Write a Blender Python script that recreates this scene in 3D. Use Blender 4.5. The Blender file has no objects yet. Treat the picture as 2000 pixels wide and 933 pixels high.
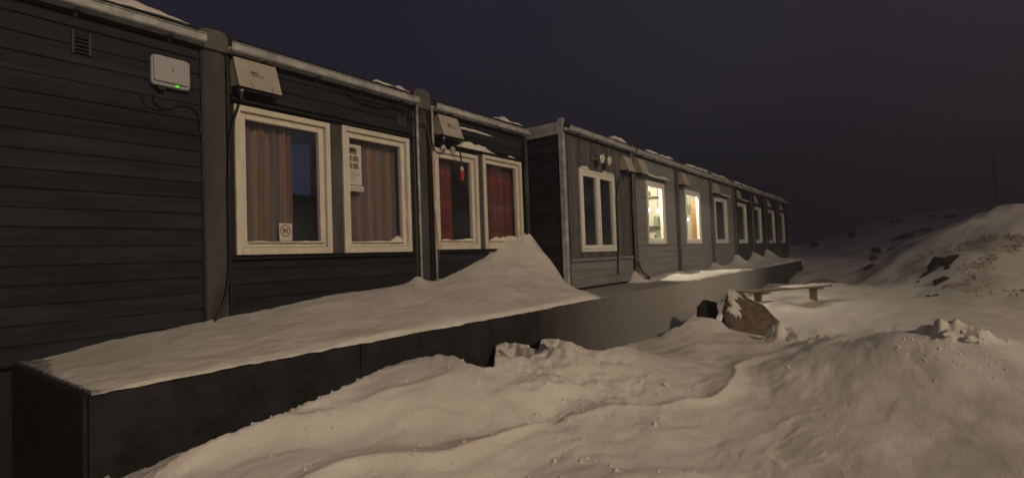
import bpy, bmesh, math, random
import numpy as np
from mathutils import Vector, Matrix

random.seed(7)
rng = np.random.default_rng(7)
SC = bpy.context.scene
COL = SC.collection
PI = math.pi

# ------------------------------------------------------------------ camera
FPX = 1000.0                                   # focal length in pixels of the 2000 px wide photograph
TH, PT, RL = math.radians(37.1), math.radians(1.95), math.asin(0.037)
CAM = np.array([0.0, 0.0, 1.5])
_F = np.array([-math.sin(TH)*math.cos(PT), math.cos(TH)*math.cos(PT), math.sin(PT)])
_R0 = np.array([math.cos(TH), math.sin(TH), 0.0])
_U0 = np.cross(_R0, _F)
_R = _R0*math.cos(RL) - _U0*math.sin(RL)
_U = _U0*math.cos(RL) + _R0*math.sin(RL)
cd = bpy.data.cameras.new('camera')
cam = bpy.data.objects.new('camera', cd)
COL.objects.link(cam)
cd.sensor_width = 36.0
cd.lens = 36.0*FPX/2000.0
cd.clip_start = 0.05
cd.clip_end = 2000
cam.matrix_world = Matrix(((_R[0], _U[0], -_F[0], CAM[0]), (_R[1], _U[1], -_F[1], CAM[1]),
                           (_R[2], _U[2], -_F[2], CAM[2]), (0, 0, 0, 1)))
SC.camera = cam

def at(x, y, X=None, Y=None, Z=None, zd=None):
    """Pixel of the photograph -> world point on a plane X=, Y=, Z= or at a depth zd."""
    d = _F*FPX + _R*(x-1000) - _U*(y-466.5)
    if X is not None: t = (X-CAM[0])/d[0]
    elif Y is not None: t = (Y-CAM[1])/d[1]
    elif Z is not None: t = (Z-CAM[2])/d[2]
    else: t = zd/FPX
    return CAM + d*t

# ------------------------------------------------------------------ world, sun, exposure
SUN_EL, SUN_AZ = math.radians(40), math.radians(115)
w = bpy.data.worlds.new('World'); SC.world = w; w.use_nodes = True
nt = w.node_tree; nt.nodes.clear()
wo = nt.nodes.new('ShaderNodeOutputWorld')
sky = nt.nodes.new('ShaderNodeTexSky'); sky.sky_type = 'NISHITA'; sky.sun_disc = False
sky.sun_elevation = SUN_EL; sky.sun_rotation = SUN_AZ
b1 = nt.nodes.new('ShaderNodeBackground'); b1.inputs['Strength'].default_value = 0.0006
b2 = nt.nodes.new('ShaderNodeBackground')       # low cloud lit by the settlement
b2.inputs['Strength'].default_value = 1.0
tcw = nt.nodes.new('ShaderNodeTexCoord'); cn = nt.nodes.new('ShaderNodeTexNoise'); cn.inputs['Scale'].default_value = 1.3; cn.inputs['Detail'].default_value = 3
crw = nt.nodes.new('ShaderNodeValToRGB'); crw.color_ramp.elements[0].position = .36; crw.color_ramp.elements[1].position = .64
crw.color_ramp.elements[0].color = (0.0128, 0.0116, 0.0230, 1); crw.color_ramp.elements[1].color = (0.0232, 0.0206, 0.0325, 1)
nt.links.new(tcw.outputs['Generated'], cn.inputs['Vector']); nt.links.new(cn.outputs['Fac'], crw.inputs[0]); nt.links.new(crw.outputs[0], b2.inputs['Color'])
ad = nt.nodes.new('ShaderNodeAddShader')
nt.links.new(sky.outputs[0], b1.inputs['Color'])
nt.links.new(b1.outputs[0], ad.inputs[0]); nt.links.new(b2.outputs[0], ad.inputs[1])
nt.links.new(ad.outputs[0], wo.inputs['Surface'])

sl = bpy.data.lights.new('sun', 'SUN'); sl.energy = 0.03; sl.angle = math.radians(25); sl.color = (1, .86, .7)
so = bpy.data.objects.new('sun', sl); COL.objects.link(so)
_sd = Vector((math.sin(SUN_AZ)*math.cos(SUN_EL), math.cos(SUN_AZ)*math.cos(SUN_EL), math.sin(SUN_EL)))
so.rotation_euler = (-_sd).to_track_quat('-Z', 'Y').to_euler()
so.location = (30, -15, 40)
SC.view_settings.view_transform = 'Standard'
SC.view_settings.look = 'None'
SC.view_settings.exposure = 0.0
SC.view_settings.gamma = 1.0
SC.view_settings.use_curve_mapping = False
try:
    SC.cycles.use_denoising = True
    SC.cycles.max_bounces = 8
    SC.cycles.transparent_max_bounces = 12
    SC.cycles.volume_bounces = 0
except Exception:
    pass

# ------------------------------------------------------------------ materials
MATS = {}
def mat(name, col, rough=.6, metal=0.0, var=0.0, vscale=6.0, bump=0.0, bscale=60.0, stretch=(1, 1, 1),
        col2=None, spec=.5, emit=None, estr=0.0):
    if name in MATS: return MATS[name]
    m = bpy.data.materials.new(name); m.use_nodes = True; MATS[name] = m
    n = m.node_tree.nodes; l = m.node_tree.links
    p = n['Principled BSDF']
    p.inputs['Base Color'].default_value = (*col, 1)
    p.inputs['Roughness'].default_value = rough
    p.inputs['Metallic'].default_value = metal
    p.inputs['Specular IOR Level'].default_value = spec
    if emit:
        p.inputs['Emission Color'].default_value = (*emit, 1); p.inputs['Emission Strength'].default_value = estr
    if var or bump or col2:
        g = n.new('ShaderNodeNewGeometry'); mp = n.new('ShaderNodeMapping')
        mp.inputs['Scale'].default_value = stretch
        l.new(g.outputs['Position'], mp.inputs['Vector'])
    if var or col2:
        t = n.new('ShaderNodeTexNoise'); t.inputs['Scale'].default_value = vscale; t.inputs['Detail'].default_value = 7
        t.inputs['Roughness'].default_value = .62
        l.new(mp.outputs[0], t.inputs['Vector'])
        r = n.new('ShaderNodeValToRGB')
        c2 = col2 or tuple(max(0, c*(1-var)) for c in col)
        c1 = col if col2 else tuple(min(1, c*(1+var)) for c in col)
        r.color_ramp.elements[0].position = .36; r.color_ramp.elements[1].position = .66
        r.color_ramp.elements[0].color = (*c2, 1); r.color_ramp.elements[1].color = (*c1, 1)
        l.new(t.outputs['Fac'], r.inputs[0]); l.new(r.outputs[0], p.inputs['Base Color'])
    if bump:
        t = n.new('ShaderNodeTexNoise'); t.inputs['Scale'].default_value = bscale; t.inputs['Detail'].default_value = 5
        l.new(mp.outputs[0], t.inputs['Vector'])
        b = n.new('ShaderNodeBump'); b.inputs['Strength'].default_value = bump; b.inputs['Distance'].default_value = .01
        l.new(t.outputs['Fac'], b.inputs['Height']); l.new(b.outputs[0], p.inputs['Normal'])
    return m

def per_piece(m, lo=.72, hi=1.28):
    """each board takes its own shade"""
    n = m.node_tree.nodes; l = m.node_tree.links; p = n['Principled BSDF']
    src = p.inputs['Base Color'].links[0].from_socket
    oi = n.new('ShaderNodeObjectInfo'); mr = n.new('ShaderNodeMapRange'); mr.inputs['To Min'].default_value = lo; mr.inputs['To Max'].default_value = hi
    l.new(oi.outputs['Random'], mr.inputs['Value'])
    mx = n.new('ShaderNodeMix'); mx.data_type = 'RGBA'; mx.blend_type = 'MULTIPLY'; mx.inputs['Factor'].default_value = 1
    l.new(src, mx.inputs['A']); l.new(mr.outputs[0], mx.inputs['B']); l.new(mx.outputs['Result'], p.inputs['Base Color'])
    return m

def snow_mat():
    m = bpy.data.materials.new('snow'); m.use_nodes = True; MATS['snow'] = m
    n = m.node_tree.nodes; l = m.node_tree.links; p = n['Principled BSDF']
    p.inputs['Roughness'].default_value = .75; p.inputs['Specular IOR Level'].default_value = .25
    g = n.new('ShaderNodeNewGeometry')
    t = n.new('ShaderNodeTexNoise'); t.inputs['Scale'].default_value = 2.2; t.inputs['Detail'].default_value = 8
    l.new(g.outputs['Position'], t.inputs['Vector'])
    r = n.new('ShaderNodeValToRGB')
    r.color_ramp.elements[0].position = .3; r.color_ramp.elements[1].position = .65
    r.color_ramp.elements[0].color = (.70, .68, .67, 1); r.color_ramp.elements[1].color = (.83, .82, .81, 1)
    l.new(t.outputs['Fac'], r.inputs[0]); l.new(r.outputs[0], p.inputs['Base Color'])
    a = n.new('ShaderNodeTexNoise'); a.inputs['Scale'].default_value = 9; a.inputs['Detail'].default_value = 8
    a.inputs['Roughness'].default_value = .68
    c = n.new('ShaderNodeTexNoise'); c.inputs['Scale'].default_value = 120; c.inputs['Detail'].default_value = 2
    mp = n.new('ShaderNodeMapping'); mp.inputs['Scale'].default_value = (1.5, .55, 1)
    mp.inputs['Rotation'].default_value = (0, 0, math.radians(-14))
    l.new(g.outputs['Position'], mp.inputs[0]); l.new(mp.outputs[0], a.inputs['Vector']); l.new(g.outputs['Position'], c.inputs['Vector'])
    q1 = n.new('ShaderNodeBump'); q1.inputs['Strength'].default_value = .32; q1.inputs['Distance'].default_value = .035
    q2 = n.new('ShaderNodeBump'); q2.inputs['Strength'].default_value = .9; q2.inputs['Distance'].default_value = .006
    l.new(a.outputs['Fac'], q1.inputs['Height']); l.new(c.outputs['Fac'], q2.inputs['Height'])
    l.new(q1.outputs[0], q2.inputs['Normal']); l.new(q2.outputs[0], p.inputs['Normal'])
    return m
SNOW = snow_mat()

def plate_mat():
    """dark fibre panel, with frost and painted-in window glow on the stretch below the lit cabins"""
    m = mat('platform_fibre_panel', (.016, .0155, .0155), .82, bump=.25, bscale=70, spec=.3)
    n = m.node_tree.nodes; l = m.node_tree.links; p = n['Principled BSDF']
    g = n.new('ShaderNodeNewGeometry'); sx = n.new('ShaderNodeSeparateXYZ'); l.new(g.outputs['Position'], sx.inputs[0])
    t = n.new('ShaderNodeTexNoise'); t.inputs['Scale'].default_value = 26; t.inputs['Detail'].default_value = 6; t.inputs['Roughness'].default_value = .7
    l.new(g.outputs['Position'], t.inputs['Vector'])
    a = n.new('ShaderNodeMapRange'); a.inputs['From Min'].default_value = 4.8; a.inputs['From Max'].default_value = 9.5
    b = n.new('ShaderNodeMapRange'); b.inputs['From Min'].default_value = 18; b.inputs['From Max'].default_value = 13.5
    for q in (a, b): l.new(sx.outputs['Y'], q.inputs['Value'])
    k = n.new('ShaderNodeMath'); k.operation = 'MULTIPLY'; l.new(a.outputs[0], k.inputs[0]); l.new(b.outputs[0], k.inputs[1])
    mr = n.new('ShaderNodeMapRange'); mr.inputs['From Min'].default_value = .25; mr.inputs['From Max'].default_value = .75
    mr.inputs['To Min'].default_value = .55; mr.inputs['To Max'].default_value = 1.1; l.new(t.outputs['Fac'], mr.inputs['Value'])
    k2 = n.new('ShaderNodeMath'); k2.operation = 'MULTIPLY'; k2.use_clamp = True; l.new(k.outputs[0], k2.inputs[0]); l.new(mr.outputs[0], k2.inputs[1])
    mx = n.new('ShaderNodeMix'); mx.data_type = 'RGBA'; mx.inputs['B'].default_value = (.46, .455, .455, 1)  # pale frost tone, raised to carry the haze glow of the lit windows
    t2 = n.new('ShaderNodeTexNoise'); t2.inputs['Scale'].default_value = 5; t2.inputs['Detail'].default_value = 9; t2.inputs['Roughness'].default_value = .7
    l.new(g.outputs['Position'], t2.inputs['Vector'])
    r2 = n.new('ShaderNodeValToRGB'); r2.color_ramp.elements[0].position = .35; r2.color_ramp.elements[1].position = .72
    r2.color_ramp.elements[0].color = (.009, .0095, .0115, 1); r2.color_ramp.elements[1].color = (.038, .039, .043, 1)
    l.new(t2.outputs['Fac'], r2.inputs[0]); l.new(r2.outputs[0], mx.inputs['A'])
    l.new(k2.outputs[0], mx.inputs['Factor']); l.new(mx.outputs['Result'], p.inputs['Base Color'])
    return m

def glass_mat():
    m = bpy.data.materials.new('window_glass'); m.use_nodes = True; MATS['glass'] = m
    n = m.node_tree.nodes; l = m.node_tree.links; n.clear()
    o = n.new('ShaderNodeOutputMaterial'); mx = n.new('ShaderNodeMixShader')
    tr = n.new('ShaderNodeBsdfTransparent'); tr.inputs[0].default_value = (.90, .90, .90, 1)
    gl = n.new('ShaderNodeBsdfGlossy'); gl.inputs['Roughness'].default_value = .03
    fr = n.new('ShaderNodeFresnel'); fr.inputs['IOR'].default_value = 1.52
    g = n.new('ShaderNodeNewGeometry'); iv = n.new('ShaderNodeMath'); iv.operation = 'SUBTRACT'; iv.inputs[0].default_value = 1.0
    ml = n.new('ShaderNodeMath'); ml.operation = 'MULTIPLY'                 # reflect at the outer face only
    l.new(g.outputs['Backfacing'], iv.inputs[1]); l.new(iv.outputs[0], ml.inputs[0]); l.new(fr.outputs[0], ml.inputs[1])
    l.new(ml.outputs[0], mx.inputs[0]); l.new(tr.outputs[0], mx.inputs[1]); l.new(gl.outputs[0], mx.inputs[2])
    df = n.new('ShaderNodeBsdfDiffuse'); df.inputs[0].default_value = (.42, .50, .62, 1)      # thin frost film
    tn = n.new('ShaderNodeTexNoise'); tn.inputs['Scale'].default_value = 3.0; tn.inputs['Detail'].default_value = 5; l.new(g.outputs['Position'], tn.inputs['Vector'])
    mr = n.new('ShaderNodeMapRange'); mr.inputs['From Min'].default_value = .3; mr.inputs['From Max'].default_value = .7
    mr.inputs['To Min'].default_value = .015; mr.inputs['To Max'].default_value = .055; l.new(tn.outputs['Fac'], mr.inputs['Value'])
    m2 = n.new('ShaderNodeMixShader'); l.new(mr.outputs[0], m2.inputs[0]); l.new(mx.outputs[0], m2.inputs[1]); l.new(df.outputs[0], m2.inputs[2])
    l.new(m2.outputs[0], o.inputs['Surface'])
    return m
GLASS = glass_mat()

def stripe_mat(name, ramp, scale=1.0, axis='Y', plaid=None):
    """woven cloth with upright stripes (and cross bands for a plaid)"""
    m = bpy.data.materials.new(name); m.use_nodes = True; MATS[name] = m
    n = m.node_tree.nodes; l = m.node_tree.links; p = n['Principled BSDF']; p.inputs['Roughness'].default_value = .9
    g = n.new('ShaderNodeNewGeometry'); s = n.new('ShaderNodeSeparateXYZ'); l.new(g.outputs['Position'], s.inputs[0])
    def frac(out, k, off=0.0):
        a = n.new('ShaderNodeMath'); a.operation = 'MULTIPLY_ADD'; a.inputs[1].default_value = k; a.inputs[2].default_value = off
        l.new(out, a.inputs[0]); f = n.new('ShaderNodeMath'); f.operation = 'FRACT'; l.new(a.outputs[0], f.inputs[0]); return f.outputs[0]
    def cr(fac, stops):
        r = n.new('ShaderNodeValToRGB'); r.color_ramp.interpolation = 'LINEAR'
        e = r.color_ramp.elements
        while len(e) < len(stops): e.new(.5)
        for i, (ps, c) in enumerate(stops): e[i].position = ps; e[i].color = (*c, 1)
        l.new(fac, r.inputs[0]); return r.outputs[0]
    c = cr(frac(s.outputs[axis], scale), ramp)
    if plaid:
        c2 = cr(frac(s.outputs['Z'], plaid[0], .3), plaid[1])
        mx = n.new('ShaderNodeMix'); mx.data_type = 'RGBA'; mx.inputs['Factor'].default_value = .5
        l.new(c, mx.inputs['A']); l.new(c2, mx.inputs['B']); c = mx.outputs['Result']
    l.new(c, p.inputs['Base Color'])
    return m

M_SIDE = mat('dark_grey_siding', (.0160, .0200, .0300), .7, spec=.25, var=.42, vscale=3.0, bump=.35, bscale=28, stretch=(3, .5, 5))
M_SIDE2 = mat('glow_lit_grey_siding', (.235, .240, .252), .65, spec=.3, var=.2, vscale=3.0, bump=.3, bscale=30, stretch=(3, .5, 5))  # paler grey: haze glow from the lit windows put into the colour
M_VERT = mat('grey_vertical_siding', (.112, .115, .123), .65, spec=.3, var=.25, vscale=4.0, bump=.3, bscale=30, stretch=(4, 4, .5))
for _m in (M_SIDE, M_VERT): per_piece(_m)
M_DARK = mat('blackened_backing', (.012, .012, .013), .8)
M_STRIP = mat('joint_cover_paint', (.074, .076, .084), .6, spec=.3, var=.35, vscale=2.0, bump=.15, bscale=20, stretch=(2, 2, .5))
M_BLACK = mat('black_flashing', (.010, .010, .011), .5)
M_GALV = mat('galvanised_steel', (.42, .43, .44), .55, metal=.1, var=.35, vscale=9, bump=.15, bscale=90)
M_GALVB = mat('weathered_blue_steel', (.13, .15, .17), .5, metal=.4, var=.3, vscale=9)
M_WHITE = mat('white_window_paint', (.70, .67, .60), .5, var=.10, vscale=5, bump=.1, bscale=40, stretch=(2, 2, 1))
M_WHITE_LIT = mat('lamplit_white_window_paint', (.84, .83, .80), .45, var=.05, vscale=5)  # brighter white puts the stronger lamplight on the long row into the paint
M_WHITE2 = mat('pale_box_plastic', (.45, .42, .38), .5, var=.10, vscale=6)
M_ROUTER = mat('router_plastic', (.40, .405, .44), .42)
M_ROOF = mat('black_roofing', (.012, .012, .014), .9)
M_ROOM = mat('room_paint', (.34, .33, .31), .8)
M_ROOMB = mat('room_blue_reflection', (.10, .20, .46), .8)  # blue wall colour stands in for sky reflected in the pane
M_ROOMW = mat('lit_room_white', (.40, .40, .35), .7)
M_ROOMO = mat('room_wood_panel', (.36, .17, .04), .5, var=.25, vscale=3, stretch=(1, 1, .2))
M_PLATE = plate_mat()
M_FELT = mat('frosted_platform_top', (.62, .60, .58), .8, col2=(.07, .066, .062), vscale=22, bump=.3, bscale=60)
M_CABLE = mat('black_cable', (.006, .006, .007), .45)
M_RED = mat('red_plug_plastic', (.42, .025, .022), .4)
M_ORANGE = mat('orange_cable', (.45, .09, .03), .5)
M_BLUE = mat('blue_plug_plastic', (.015, .06, .26), .4)
M_PAPER = mat('paper', (.62, .61, .56), .85, var=.05)
M_INK = mat('dark_print', (.035, .034, .034), .8)
M_INK2 = mat('grey_print', (.17, .17, .15), .8, var=.6, vscale=70)
M_SIGNR = mat('sign_red_ring', (.16, .035, .022), .7)
M_ROCKB = mat('brown_boulder_rock', (.20, .155, .115), .9, col2=(.060, .050, .043), vscale=6, bump=1.0, bscale=11, stretch=(1.0, 1.0, 2.8))
M_ROCKD = mat('dark_rock', (.012, .011, .011), .9, var=.5, vscale=7, bump=.9, bscale=16)
M_WOOD = mat('weathered_bench_wood', (.15, .12, .085), .8, var=.3, vscale=8, stretch=(3, .6, 3), bump=.3, bscale=40)
M_WOODL = mat('bench_post_wood', (.24, .17, .09), .8, var=.3, vscale=8)
M_POLE = mat('pole_wood', (.07, .06, .05), .8)
M_GRASS = mat('dry_grass', (.27, .20, .115), .9)
M_LED = mat('green_led', (.05, .5, .02), .4, emit=(.10, 1, .03), estr=1.1)
M_GLOBE = mat('lit_globe', (1, 1, 1), .5, emit=(1.0, .96, .80), estr=9)
M_CAPL = mat('joint_cap_plastic', (.105, .10, .098), .5, var=.2, vscale=5)
M_LAMP = mat('street_lamp_lens', (1, 1, 1), .4, emit=(1, .72, .4), estr=40)
M_CHROME = mat('lamp_housing', (.42, .42, .38), .25, metal=.7)
M_LENS = mat('lamp_lens', (.62, .62, .50), .2)

# ------------------------------------------------------------------ mesh helpers
class MB:
    def __init__(s): s.v = []; s.f = []
    def poly(s, pts, faces):
        o = len(s.v); s.v += [tuple(map(float, p)) for p in pts]; s.f += [tuple(i+o for i in f) for f in faces]; return s
    def box(s, x0, x1, y0, y1, z0, z1):
        p = [(x0, y0, z0), (x1, y0, z0), (x1, y1, z0), (x0, y1, z0), (x0, y0, z1), (x1, y0, z1), (x1, y1, z1), (x0, y1, z1)]
        return s.poly(p, [(0, 3, 2, 1), (4, 5, 6, 7), (0, 1, 5, 4), (1, 2, 6, 5), (2, 3, 7, 6), (3, 0, 4, 7)])
    def extr(s, prof, y0, y1):
        """profile of (x, z) drawn along y"""
        n = len(prof)
        p = [(x, y0, z) for x, z in prof] + [(x, y1, z) for x, z in prof]
        return s.poly(p, [tuple(range(n))[::-1], tuple(range(n, 2*n))] + [(i, (i+1) % n, n+(i+1) % n, n+i) for i in range(n)])
    def extrx(s, prof, x0, x1):
        """profile of (y, z) drawn along x"""
        n = len(prof)
        p = [(x0, y, z) for y, z in prof] + [(x1, y, z) for y, z in prof]
        return s.poly(p, [tuple(range(n))[::-1], tuple(range(n, 2*n))] + [(i, (i+1) % n, n+(i+1) % n, n+i) for i in range(n)])
    def tube(s, pts, r, k=8, closed=True):
        pts = [Vector(p) for p in pts]; rs = r if isinstance(r, (list, tuple)) else [r]*len(pts)
        o = len(s.v); up = Vector((0.13, 0.31, 0.94))
        for i, p in enumerate(pts):
            d = (pts[min(i+1, len(pts)-1)] - pts[max(i-1, 0)]).normalized()
            a = d.cross(up)
            if a.length < 1e-3: a = d.cross(Vector((1, 0, 0)))
            a.normalize(); b = d.cross(a)
            for j in range(k):
                t = 2*PI*j/k; q = p + (a*math.cos(t) + b*math.sin(t))*rs[i]; s.v.append(tuple(q))
        for i in range(len(pts)-1):
            for j in range(k):
                s.f.append((o+i*k+j, o+i*k+(j+1) % k, o+(i+1)*k+(j+1) % k, o+(i+1)*k+j))
        if closed:
            s.f.append(tuple(o+j for j in range(k))[::-1]); s.f.append(tuple(o+(len(pts)-1)*k+j for j in range(k)))
        return s
    def mesh(s, name='m'):
        me = bpy.data.meshes.new(name); me.from_pydata(s.v, [], s.f); me.validate()
        bm = bmesh.new(); bm.from_mesh(me); bmesh.ops.recalc_face_normals(bm, faces=bm.faces); bm.to_mesh(me); bm.free()
        return me
    def build(s, name, m, parent=None, smooth=False, bevel=0.0):
        return link(name, s.mesh(name), m, parent, smooth, bevel)

def link(name, me, m, parent=None, smooth=False, bevel=0.0):
    o = bpy.data.objects.new(name, me); COL.objects.link(o)
    if m is not None and not me.materials: me.materials.append(m)
    if parent is not None: o.parent = parent; o.matrix_parent_inverse = Matrix.Translation(parent.location).inverted()
    if smooth:
        for p in me.polygons: p.use_smooth = True
    if bevel:
        b = o.modifiers.new('bevel', 'BEVEL'); b.width = bevel; b.segments = 2; b.limit_method = 'ANGLE'; b.angle_limit = math.radians(40)
    return o

def tag(o, label, cat, group=None):
    o['label'] = label; o['category'] = cat
    if group: o['group'] = group
    return o
def thing(name, label, cat, loc=(0, 0, 0), group=None):
    o = bpy.data.objects.new(name, None); COL.objects.link(o); o.location = loc; o.empty_display_size = .1
    return tag(o, label, cat, group)
def cr_spline(pts, n=8):
    P = [np.array(p, float) for p in pts]; P = [2*P[0]-P[1]] + P + [2*P[-1]-P[-2]]; out = []
    for i in range(1, len(P)-2):
        for k in range(n):
            t = k/n; a, b, c, d = P[i-1:i+3]
            out.append(.5*((2*b) + (c-a)*t + (2*a-5*b+4*c-d)*t*t + (3*b-a-3*c+d)*t**3))
    out.append(P[-2]); return [tuple(q) for q in out]

# ------------------------------------------------------------------ numpy noise
def _hash(i, j, s):
    h = (i*374761393 + j*668265263 + s*1442695041) & 0xffffffff
    h = ((h ^ (h >> 13))*1274126177) & 0xffffffff
    return ((h ^ (h >> 16)) & 0xffff)/65535.0
def vnoise(x, y, s=0):
    xi = np.floor(x).astype(np.int64); yi = np.floor(y).astype(np.int64); u = x-xi; v = y-yi
    u = u*u*u*(u*(u*6-15)+10); v = v*v*v*(v*(v*6-15)+10)
    return (_hash(xi, yi, s)*(1-u)*(1-v) + _hash(xi+1, yi, s)*u*(1-v) + _hash(xi, yi+1, s)*(1-u)*v + _hash(xi+1, yi+1, s)*u*v)*2-1
def fbm(x, y, s=0, o=4, g=.5):
    a = 1.0; t = 0*x
    for k in range(o):
        t = t + a*vnoise(x*2**k + 7.3*k, y*2**k - 3.1*k, s+k); a *= g
    return t
def smooth(e0, e1, x):
    t = np.clip((x-e0)/(e1-e0), 0, 1); return t*t*(3-2*t)
def rbf(pts, c, lam=1e-3):
    P = np.array(pts, float); n = len(P); mean = P[:, 2].mean()
    d = np.hypot(P[:, None, 0]-P[None, :, 0], P[:, None, 1]-P[None, :, 1])
    wgt = np.linalg.solve(-np.sqrt(d*d+c*c) - lam*np.eye(n), P[:, 2]-mean)
    def f(x, y):
        z = np.full(np.shape(x), mean)
        for k in range(n): z = z - wgt[k]*np.sqrt((x-P[k, 0])**2+(y-P[k, 1])**2+c*c)
        return z
    return f

XA, XB, XP = -5.09, -4.39, -3.34       # cabin front (near row), cabin front (long row), platform face
ZP = 0.88                              # top of the platform

# ------------------------------------------------------------------ snow ground
CP = [(XP, .9, .41), (XP, 1.6, .50), (XP, 2.41, .60), (XP, 3.4, .58), (XP, 4.6, .53), (XP, 6.0, .24), (XP, 7.2, .12), (XP, 8.5, .06),
      (XP, 10.3, .2), (XP, 13.8, .33), (XP, 18, .36), (XP, 24.4, .40), (XP, .2, .12), (-4.3, .3, -.35), (-4.3, -1.5, -.4), (-3, -2, -.1),
      (-8, 2, 0), (-8, 10, 0), (-8, 20, 0.1), (-9, 30, .6)]
for x, y, zd in [(1600, 690, 5.5), (1700, 672, 5.3), (1830, 650, 5.2), (1950, 660, 5.0), (2060, 690, 4.8),
                 (1700, 640, 8), (1850, 600, 9.5), (1990, 625, 8.5), (1580, 587, 12), (1480, 587, 11.8), (1640, 548, 15), (1440, 648, 8.4),
                 (1560, 655, 8.2), (1360, 655, 8.0), (1700, 565, 15), (1780, 565, 12.5), (1820, 520, 13), (1900, 560, 11), (1990, 520, 11.5), (1990, 450, 14), (1940, 470, 13.6), (1900, 490, 13.5), (1950, 500, 12.3), (1960, 435, 15),
                 (1800, 481, 15.5), (1860, 443, 16), (1925, 421, 16), (2000, 406, 16), (1740, 515, 16), (1690, 537, 17), (1760, 505, 22), (1850, 470, 24), (1950, 445, 24),
                 (1620, 512, 28), (1560, 502, 27), (1700, 503, 28), (1760, 470, 30), (1850, 452, 32), (1950, 425, 33),
                 (1545, 484, 38), (1600, 470, 40), (1650, 456, 40), (1700, 437, 40), (1760, 427, 42), (1830, 417, 42), (1900, 410, 44), (1960, 401, 44), (2010, 385, 44),
                 (2150, 395, 17), (2150, 500, 12), (2400, 450, 15), (2300, 640, 8)]:
    p = at(x, y, zd=zd); CP.append(tuple(p))
CP += [(0, 0, .02), (1.2, .6, .0), (-1.6, 2.0, .28), (-1.4, 3.4, .22), (-.4, 3.0, .14), (.8, 2.6, .08), (-1.2, 5.2, .16), (-2.2, 4.4, .40), (-2.3, 6.2, .20),
       (.6, 4.2, .18), (0, 5.4, .2), (-1.5, 7.4, .16), (2, -3, 0), (-2, -4, 0), (0, -12, 0), (12, -6, .3), (8, 4, .5), (12, 9, 1.6), (18, 14, 3.2), (24, 22, 4.6),
       (20, 34, 4.6), (34, 30, 5), (30, 5, 2), (-5, 60, .8), (15, 62, 1.6), (40, 60, 2), (-30, 40, .2), (-30, 0, 0), (-12, -14, 0), (22, -20, 0), (-6, 42, 1.15)]
_base = rbf(CP, .9, .004)

def px_line(pl, z):
    return np.array([at(x, y, Z=z)[:2] for x, y in pl])
def ridge(x, y, line, wl, wr, h):
    """sum of an asymmetric crest along a polyline; wl / wr widths left and right of its direction"""
    best = np.full(np.shape(x), 1e9); side = np.zeros(np.shape(x)); fade = np.zeros(np.shape(x))
    n = len(line)-1
    for k in range(n):
        a, b = line[k], line[k+1]; d = b-a; L2 = d@d
        t = np.clip(((x-a[0])*d[0]+(y-a[1])*d[1])/L2, 0, 1)
        qx = x-a[0]-t*d[0]; qy = y-a[1]-t*d[1]; r = np.hypot(qx, qy); s = d[0]*qy-d[1]*qx
        m = r < best; best = np.where(m, r, best); side = np.where(m, s, side); fade = np.where(m, (k+t)/n, fade)
    q = np.where(side > 0, best/wl, best/wr); q = np.maximum(np.sqrt(q*q+.06)-.2449, 0)
    return h*np.exp(-q**1.5)*np.clip(np.sin(PI*np.clip(fade*.9+.05, 0, 1))*1.6, 0, 1)

R_MAIN = px_line([(560, 931), (720, 868), (860, 815), (1040, 762), (1190, 724), (1340, 694)], .28)
R_SLIP = px_line([(480, 905), (620, 850), (690, 800), (790, 752), (890, 730)], .45)
R_FORE = px_line([(330, 931), (460, 905), (560, 893)], .40)
R_MID = px_line([(820, 905), (1000, 850), (1120, 790), (1290, 725)], .2)
R_CREST = px_line([(1560, 705), (1680, 682), (1790, 668)], .38)
# the line where the drifts meet the platform face, as the photograph shows it
SHORE = np.array([(150, 975), (230, 936), (330, 893), (400, 863), (560, 803), (640, 768), (700, 742), (740, 722), (790, 704), (850, 692), (885, 694), (905, 704), (930, 713), (964, 719), (967, 676), (985, 668), (1020, 672), (1052, 686),
                  (1056, 664), (1090, 661), (1120, 670), (1150, 682), (1180, 685), (1230, 670), (1290, 655), (1330, 633), (1355, 613)], float)
def shore(x, y, z):
    k = (x > XP-.02) & (x < -1.0) & (y > .85) & (y < 10.4)
    if not k.any(): return z
    xa, ya, za = x[k], y[k], z[k]
    fh = xa*_F[0]+ya*_F[1]; rh = xa*_R[0]+ya*_R[1]; uh = xa*_U[0]+ya*_U[1]; dz = za-CAM[2]
    for _ in range(2):
        px = 1000+FPX*(rh+dz*_R[2])/np.maximum(fh+dz*_F[2], .2)
        by = np.interp(px, SHORE[:, 0], SHORE[:, 1]) + 2.2*fbm(px*.07, px*.013, 61, 4)
        e = 466.5-by; dz = (e*fh-FPX*uh)/(FPX*_U[2]-e*_F[2])
    zm = dz+CAM[2]; wgt = np.exp(-((xa-XP)/.22)**2); lim = (px > 150) & (px < 1355)
    zn = np.minimum(za*(1-wgt)+zm*wgt, zm+.0)
    z = z.copy(); z[k] = np.where(lim, zn, za)
    return z
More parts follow.
